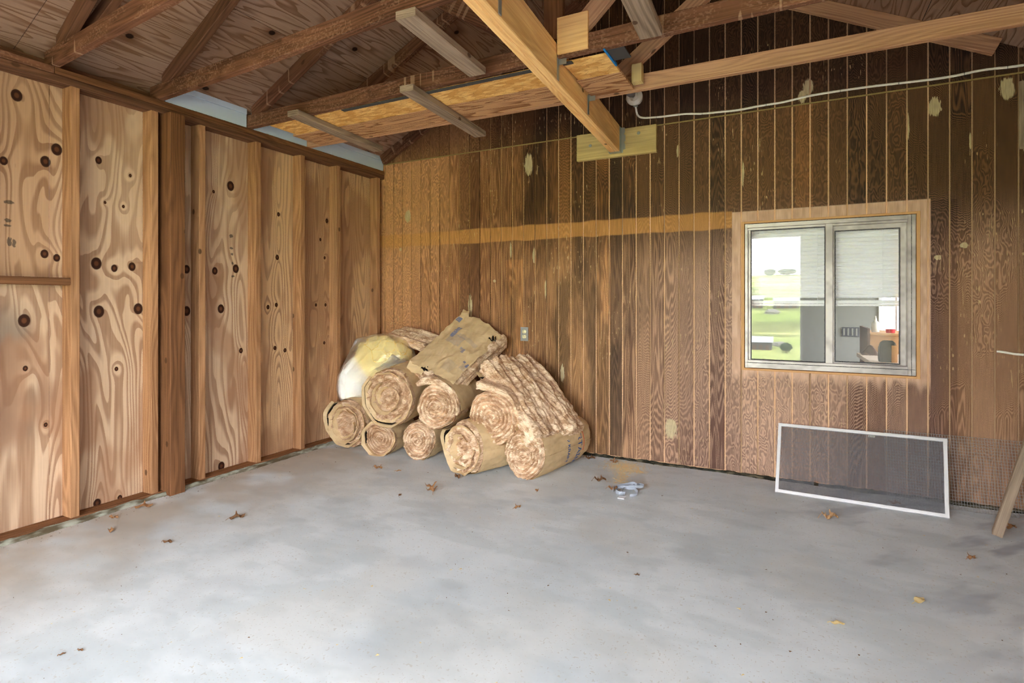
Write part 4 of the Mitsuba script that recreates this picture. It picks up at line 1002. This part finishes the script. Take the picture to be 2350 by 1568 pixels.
k = thing('bare_panel_strip', 'pale weathered board piece on the back wall at the right edge of the picture', 'board')
add('strip', prism((4.600, -.004, 2.00), (4.600, -.004, 2.375), .062, .008, (0, 1, 0), .002, 2), 'lumber', k)

# ---------------------------------------------------------------- window screen, wire mesh, leaning board
k = thing('window_screen', 'aluminium framed window screen leaning on the back wall below the window', 'window screen')
A0, A1 = V([3.360, -.300, .006]), V([4.197, -.330, .006]); A3, A2 = V([3.3735, -.030, .370]), V([4.247, -.030, .366])
ex = nrm(A1 - A0); ez = nrm(A3 - A0); en = nrm(np.cross(ex, ez))
fw = .019
def rail(p, q, nm_='frame_rail'):
    m = prism(p, q, fw, .011, en, .0015); return add(nm_, (m[0], m[1]), 'screen_frame', k)
iz = nrm(A3 - A0) * fw / 2; ix = ex * fw / 2
rail(A0 + iz, A1 + iz); rail(A3 - iz, A2 - iz); rail(A0 + ix, A3 + ix); rail(A1 - ix, A2 - ix)
ms = []
def thread(p, q, r):
    d = nrm(q - p); n1_ = np.cross(d, en); return np.stack([p + n1_ * r, q + n1_ * r, p - n1_ * r, q - n1_ * r, p + en * r * 2, q + en * r * 2])
vs = []
rgs = np.random.default_rng(5)
N1, N2 = 330, 150
for i in range(N1):
    f_ = (i + .5) / N1 * .97 + .015; b_, t_ = A0 * (1 - f_) + A1 * f_, A3 * (1 - f_) + A2 * f_
    b2, t2 = b_ * .97 + t_ * .03, b_ * .03 + t_ * .97
    if .245 < f_ < .272: vs += [thread(b2, b_ * .86 + t_ * .14, .00034), thread(b_ * .76 + t_ * .24, t2, .00034)]
    else: vs.append(thread(b2, t2, .00034 + .00016 * (rgs.random() > .8)))
for i in range(N2):
    f_ = (i + .5) / N2 * .95 + .025; l_, r_ = A0 * (1 - f_) + A3 * f_, A1 * (1 - f_) + A2 * f_
    l2, r2 = l_ * .98 + r_ * .02, l_ * .02 + r_ * .98
    if .15 < f_ < .23: vs += [thread(l2, l_ * .757 + r_ * .243, .00034), thread(l_ * .727 + r_ * .273, r2, .00034)]
    else: vs.append(thread(l2, r2, .00034 + .00018 * (rgs.random() > .7)))
vs = V(vs); n = len(vs); base = np.arange(n)[:, None, None] * 6
fc = V([[0, 1, 5], [0, 5, 4], [4, 5, 3], [4, 3, 2], [2, 3, 1], [2, 1, 0]])
tag(add('screen_cloth', (vs.reshape(-1, 3), (base + fc[None]).reshape(-1, 3)), 'screen_mesh', k), 'fine grey screen cloth with a small tear', kind='stuff')
c = A3 * .53 + A2 * .47
tag(add('pull_tab', (lambda m: (m[0], m[1]))(prism(A3 * .42 + A2 * .58 - iz * 2.4 - ex * .018 - en * .008, A3 * .42 + A2 * .58 - iz * 2.4 + ex * .018 - en * .008, .018, .002, en, .0004)), 'white_plastic', k), 'small grey plastic tab')

k = thing('wire_mesh', 'panel of square galvanised wire mesh standing behind the window screen', 'wire mesh')
vs = []
H0, H1 = V([3.945, -.16, .004]), V([4.76, -.15, .004]); Ht = V([0, .135, .382])
enw = nrm(np.cross(H1 - H0, Ht))
def wire(p, q, r=.0010):
    return tube([p, q], r, 5)
ms = []
n_h = 25
for i in range(n_h):
    o = Ht * (i / (n_h - 1)); ms.append(wire(H0 + o, H1 + o))
nv_ = 65
for i in range(nv_):
    f_ = i / (nv_ - 1); p = H0 * (1 - f_) + H1 * f_; ms.append(wire(p - enw * .0013, p + Ht - enw * .0013))
tag(add('wires', join(ms), 'wire', k), kind='stuff')

k = thing('leaning_board', 'weathered stud leaning against the right wall, its foot on the floor in the lower right', 'board')
add('plank', prism((4.345, -.515, .022), (4.752, -.54, 1.62), .040, .088, (.25, .97, 0), .003, 2), 'lumber', k)

# ---------------------------------------------------------------- litter on the floor
k = thing('strap_tangle', 'tangled grey webbing strap with a metal clip on the concrete near the back wall', 'strap')
def ribbon(pts, w, n=120, th=.0016, stand=1.0):
    p = spline(pts, n); tan = np.gradient(p, axis=0); tan /= np.linalg.norm(tan, axis=1, keepdims=True)
    up = V([0, 0, 1.0]) * stand + V([.35, -.3, 0]) ; sd = up - tan * (tan @ up)[:, None]; sd /= np.linalg.norm(sd, axis=1, keepdims=True)
    P = np.stack([p, p + sd * w], 1); P[..., 2] = np.maximum(P[..., 2], .002); return sheet(P, th)
sx, sy = 2.552, -.70
R_ = lambda pts: [(sx + a_, sy + b_, c_) for a_, b_, c_ in pts]
add('webbing', ribbon(R_([(-.07, -.03, .002), (-.075, .03, .004), (-.02, .075, .012), (.03, .085, .02), (.05, .05, .015), (.015, .03, .008), (-.03, .02, .012), (-.055, -.01, .004), (-.035, -.06, .002), (.01, -.055, .003)]), .022), 'strap_grey', k, smooth=True)
add('webbing', ribbon(R_([(.005, -.07, .003), (-.02, -.02, .006), (.0, .03, .012), (.05, .04, .02), (.085, .085, .014), (.055, .115, .01), (.025, .085, .012), (.05, .03, .006), (.075, -.04, .003), (.045, -.075, .003)]), .020), 'strap_grey', k, smooth=True)
add('clip', box(sx - .012, sx + .028, sy - .135, sy - .09, .002, .008, .0012, axis=1), 'steel_bright', k)

def leaf_shape(kind):
    t = np.linspace(0, 1, 60)
    if kind == 0:   # lobed oak leaf
        w = (.22 + .16 * np.sin(t * np.pi * 7.2)) * np.sin(np.pi * np.clip(t * .92 + .06, 0, 1)) ** .8 + .012
    elif kind == 1:
        w = .26 * np.sin(np.pi * np.clip(t * .95 + .03, 0, 1)) ** 1.2 + .008
    else:
        w = (.16 + .22 * (np.abs(np.sin(t * np.pi * 3.1)) ** 3)) * np.sin(np.pi * np.clip(t * .92 + .06, 0, 1)) + .01
    v = np.linspace(-1, 1, 9)
    X = np.broadcast_to(t[:, None], (60, 9)); Y = w[:, None] * v[None]
    return np.stack([X - .5, Y, X * 0], -1)
LEAF = [leaf_shape(i) for i in range(3)]
def leaf(x, y, size, kind, mat, rot, curl, label):
    k = thing('leaf', label, 'leaf', None)
    P = LEAF[kind].copy(); u_ = P[..., 0]; v_ = P[..., 1]
    P[..., 2] = curl * (1.6 * v_ ** 2 + .35 * u_ ** 2 + .10 * np.sin(u_ * 9 + kind) + .06 * np.sin(v_ * 17))
    size *= .66; P *= size; c_, s2 = math.cos(rot), math.sin(rot)
    Q = np.stack([P[..., 0] * c_ - P[..., 1] * s2 + x, P[..., 0] * s2 + P[..., 1] * c_ + y, P[..., 2]], -1)
    Q[..., 2] += .0012 - Q[..., 2].min()
    add('blade', sheet(Q, .0006), mat, k, smooth=True)
    st = V([[-.5, 0], [-.62, .02], [-.74, .07]]) * size
    p = [(a_ * c_ - b_ * s2 + x, a_ * s2 + b_ * c_ + y, Q[0, 4, 2] * f_ + .0016) for (a_, b_), f_ in zip(st, (1, .6, .0))]
    add('stalk', tube(p, .0011, 5), mat, k)
LV = [(.817, -2.042, .115, 2, 'leaf_brown', 1.1, .9, 'curled brown leaf alone on the concrete left of the middle'),
 (.787, -2.391, .07, 1, 'leaf_brown', .4, .8, 'small brown leaf nearer the camera, left of the middle of the floor'),
 (.231, -2.341, .075, 0, 'leaf_tan', .3, .7, 'tan leaf by the mortar lip of the plywood wall, nearest the second stud'),
 (.401, -2.442, .075, 1, 'leaf_tan', -.5, .9, 'thin tan leaf a little out from the plywood wall'),
 (.209, -2.178, .13, 2, 'leaf_tan', .9, .7, 'long curled leaf along the foot of the plywood wall'),
 (1.489, -1.22, .15, 0, 'leaf_tan', 2.4, 1.1, 'spread oak leaf with pointed lobes in front of the insulation rolls'),
 (1.496, -.936, .095, 1, 'leaf_brown', -.5, 1.2, 'rolled up leaf right in front of the slack bottom roll'),
 (1.367, -1.367, .05, 1, 'leaf_brown', 1.9, .6, 'small dark leaf piece left of the spread oak leaf'),
 (2.082, -1.228, .07, 2, 'leaf_tan', 1.2, .9, 'small crumpled leaf in the middle of the floor'),
 (2.353, -.576, .115, 0, 'leaf_brown', .5, 1.0, 'oak leaf between the pile and the strap tangle'),
 (2.481, -.695, .11, 0, 'leaf_tan', .2, .8, 'rust coloured oak leaf touching the strap tangle'),
 (3.633, -.615, .125, 0, 'leaf_pale', .4, 1.2, 'pale oak leaf in front of the window screen'),
 (2.063, -.926, .06, 1, 'leaf_tan', 2.0, .8, 'small leaf in front of the right end roll'),
 (4.172, -.845, .07, 2, 'leaf_tan', .8, 1.0, 'leaf at the right in front of the leaning board'),
 (1.357, -3.016, .030, 1, 'leaf_brown', .3, .8, 'tiny dark leaf bit in the left foreground, right one of two'),
 (1.327, -3.054, .026, 1, 'leaf_brown', 1.3, .8, 'tiny dark leaf bit in the left foreground, left one of two'),
 (2.872, -1.678, .030, 2, 'leaf_brown', .3, .8, 'tiny curled leaf bit right of the middle foreground'),
 (3.975, -.20, .09, 0, 'leaf_tan', .2, .8, 'leaf lying behind the window screen'),
 (.900, -1.02, .10, 0, 'leaf_tan', .1, .8, 'flat tan oak leaf in front of the small bottom roll'),
 (1.06, -1.00, .06, 1, 'leaf_pale', .9, .6, 'pale narrow leaf in front of the middle bottom roll'),
 (3.892, -1.381, .10, 1, 'straw', 1.0, .4, 'straw coloured grass blade at the right of the floor'),
 (2.13, -.13, .11, 0, 'leaf_brown', .3, .9, 'brown leaf against the back wall right of the pile'),
 (2.31, -.14, .11, 0, 'leaf_tan', 2.7, .9, 'tan leaf against the back wall left of the sawdust'),
 (4.44, -.34, .10, 0, 'leaf_tan', .5, .9, 'leaf on the floor behind the leaning board'),
 (1.03, -3.32, .05, 1, 'leaf_brown', .2, .6, 'brown leaf bit at the left edge of the floor'),
 (3.60, -1.70, .07, 1, 'straw', .3, .5, 'pale straw tuft on the right of the floor')]
for a_ in LV: leaf(*a_)
k = thing('sawdust_pile', 'thin spill of pale sawdust at the foot of the back wall', 'sawdust'); labels[k]['kind'] = 'stuff'
def flakes(c, sz, seed, flat_=.35):
    r_ = np.random.default_rng(seed); n = len(c); base = V([[1, 0, 0], [-.5, .87, 0], [-.5, -.87, 0], [0, 0, 1.0]])
    sc = sz[:, None, None] * (r_.random((n, 1, 3)) * .9 + .35) * V([1, .6, flat_]); an = r_.random(n) * 7
    b = base[None] * sc; x = b[..., 0] * np.cos(an)[:, None] - b[..., 1] * np.sin(an)[:, None]; y = b[..., 0] * np.sin(an)[:, None] + b[..., 1] * np.cos(an)[:, None]
    v = np.stack([x, y, b[..., 2]], -1) + c[:, None]
    f = (np.arange(n)[:, None, None] * 4 + V([[0, 1, 3], [1, 2, 3], [2, 0, 3], [0, 2, 1]])[None]).reshape(-1, 3)
    return v.reshape(-1, 3), f
r_ = np.random.default_rng(3)
c1 = np.stack([2.40 + .075 * r_.standard_normal(1500) , -.20 + .06 * r_.standard_normal(1500), np.full(1500, .0006)], 1)
tt = r_.random(700); c2 = np.stack([2.42 + .06 * tt + .03 * r_.standard_normal(700), -.24 - .34 * tt + .03 * r_.standard_normal(700), np.full(700, .0006)], 1)
c3 = np.stack([2.52 + .03 * r_.standard_normal(160), -.27 + .02 * r_.standard_normal(160), np.full(160, .0006)], 1)
c = np.vstack([c1, c2, c3]); c[:, 1] = np.minimum(c[:, 1], -.03)
add('flakes', flakes(c, np.full(len(c), .005), 4), 'sawdust', k)
k = thing('floor_crumbs', 'scattered dark crumbs and specks over the concrete floor', 'debris'); labels[k]['kind'] = 'stuff'
n = 900; c = np.stack([r_.random(n) * 4.5 + .14, -.06 - 4.6 * r_.random(n) ** 1.5, np.full(n, .0005)], 1)
add('specks', flakes(c, .0018 + .0055 * r_.random(n) ** 4, 8), 'crumbs', k)
k = thing('straw_bits', 'scattered pale straw bits and chaff over the concrete floor', 'debris'); labels[k]['kind'] = 'stuff'
n = 420; c = np.stack([r_.random(n) * 4.5 + .14, -.06 - 3.6 * r_.random(n) ** 1.6, np.full(n, .0005)], 1)
ms = []
v, f = flakes(c, .003 + .008 * r_.random(n) ** 3, 9, .2)
add('bits', (v, f), 'straw', k)
wallside = np.stack([.14 + .10 * r_.random(500) ** 2, -4.4 * r_.random(500), np.full(500, .0006)], 1)
add('dust_flakes', flakes(wallside, .002 + .004 * r_.random(500), 12), 'crumbs', k)

# ================================================================ outdoors, seen mirrored in the left pane
gx, gy = np.meshgrid(np.linspace(-160, 160, 90), np.r_[-5.3, -6, -6.5, -7, -8, -9, -10, np.linspace(-12, -330, 140)], indexing='ij')
def ground_z(x, y):
    t = -y
    q = np.clip((t - 6.3) / 44, 0, 1); base = -.03 - 7.5 * (q * q * (3 - 2 * q)) ** .8
    base = base + .12 * np.clip(t - 80, 0, 155) - .05 * np.clip(t - 240, 0, 100)
    return base + (meshkit.fbm(np.stack([x / 45 + 7, y / 45, x * 0], -1), 3, 2) - .5) * 3 * np.clip((t - 30) / 60, 0, 1)
struct('ground', grid(np.stack([gx, gy, ground_z(gx, gy)], -1)), 'grass', smooth=True)
struct('yard', box(WR + .02, WR + 12, -9, 4, -.10, -.012, axis=0), 'gravel')
struct('driveway', box(DX0 - 1.5, DX1 + 1.5, -6.1, YF - .09, -.10, -.012, axis=1), 'gravel')
def put(px, py): return float(ground_z(V(px), V(py)))
def shed(label, x, y, w, d_, h, pitch):
    k = thing('shed', label, 'building'); z = put(x, y) - .3
    add('wall', box(x - w / 2, x + w / 2, y - d_ / 2, y + d_ / 2, z, z + h, axis=0), 'shed_dark', k)
    tri = V([[-w / 2 - .2, -d_ / 2 - .2, 0], [-w / 2 - .2, d_ / 2 + .2, 0], [-w / 2 - .2, 0, pitch], [w / 2 + .2, -d_ / 2 - .2, 0], [w / 2 + .2, d_ / 2 + .2, 0], [w / 2 + .2, 0, pitch]])
    add('roof', (tri + V([x, y, z + h]), V([[0, 2, 1], [3, 4, 5], [0, 3, 5], [0, 5, 2], [1, 2, 5], [1, 5, 4], [0, 1, 4], [0, 4, 3]])), 'shed_roof', k)
    for j in range(3): add('door', box(x - w / 2 + w * (.12 + .3 * j), x - w / 2 + w * (.3 + .3 * j), y + d_ / 2, y + d_ / 2 + .06, z, z + h * .7, axis=2), 'brown_wood', k)
shed('long low dark shed mirrored in the left pane, nearer its right edge', 2.0, -146, 5.5, 4, 1.9, .8)
shed('dark shed mirrored in the left pane, at its left edge', -4.9, -146, 3.4, 4, 2.2, 1.0)
shed('small pale roofed hut low in the mirrored hillside', -1.2, -95, 3.2, 3, 1.4, .9)
def tree(label, x, y, h, r):
    k = thing('tree', label, 'tree'); z = put(x, y)
    add('trunk', tube([(x, y, z - .2), (x, y, z + h * .45)], r * .12, 8), 'brown_wood', k)
    s_ = trimesh.creation.icosphere(3); v = s_.vertices.copy()
    v *= (.75 + .55 * meshkit.fbm(v * 3 + x, 3, 5))[:, None]
    add('crown', (v * [r, r, h * .42] + [x, y, z + h * .58], s_.faces), 'tree_green', k)
tree('dark bush low in the mirrored meadow', 2.5, -92, 1.5, .8)
tree('lone tree on the mirrored skyline', -4.3, -225, 3, 2)
tree('tree beside the mirrored skyline', 1.5, -228, 2.5, 3)
def rock(x, y, r):
    k = thing('rock', 'pale boulder on the mirrored hillside, ' + ('larger' if r > .9 else 'smaller'), 'rock')
    s_ = trimesh.creation.icosphere(3); v = s_.vertices * (.7 + .6 * meshkit.fbm(s_.vertices * 1.7 + x, 3, 8))[:, None]
    add('stone', (v * [r * 1.4, r, r * .7] + [x, y, put(x, y) + r * .2], s_.faces), 'gravel', k)
rock(-.75, -134, 1.2); rock(1.5, -98, .8)
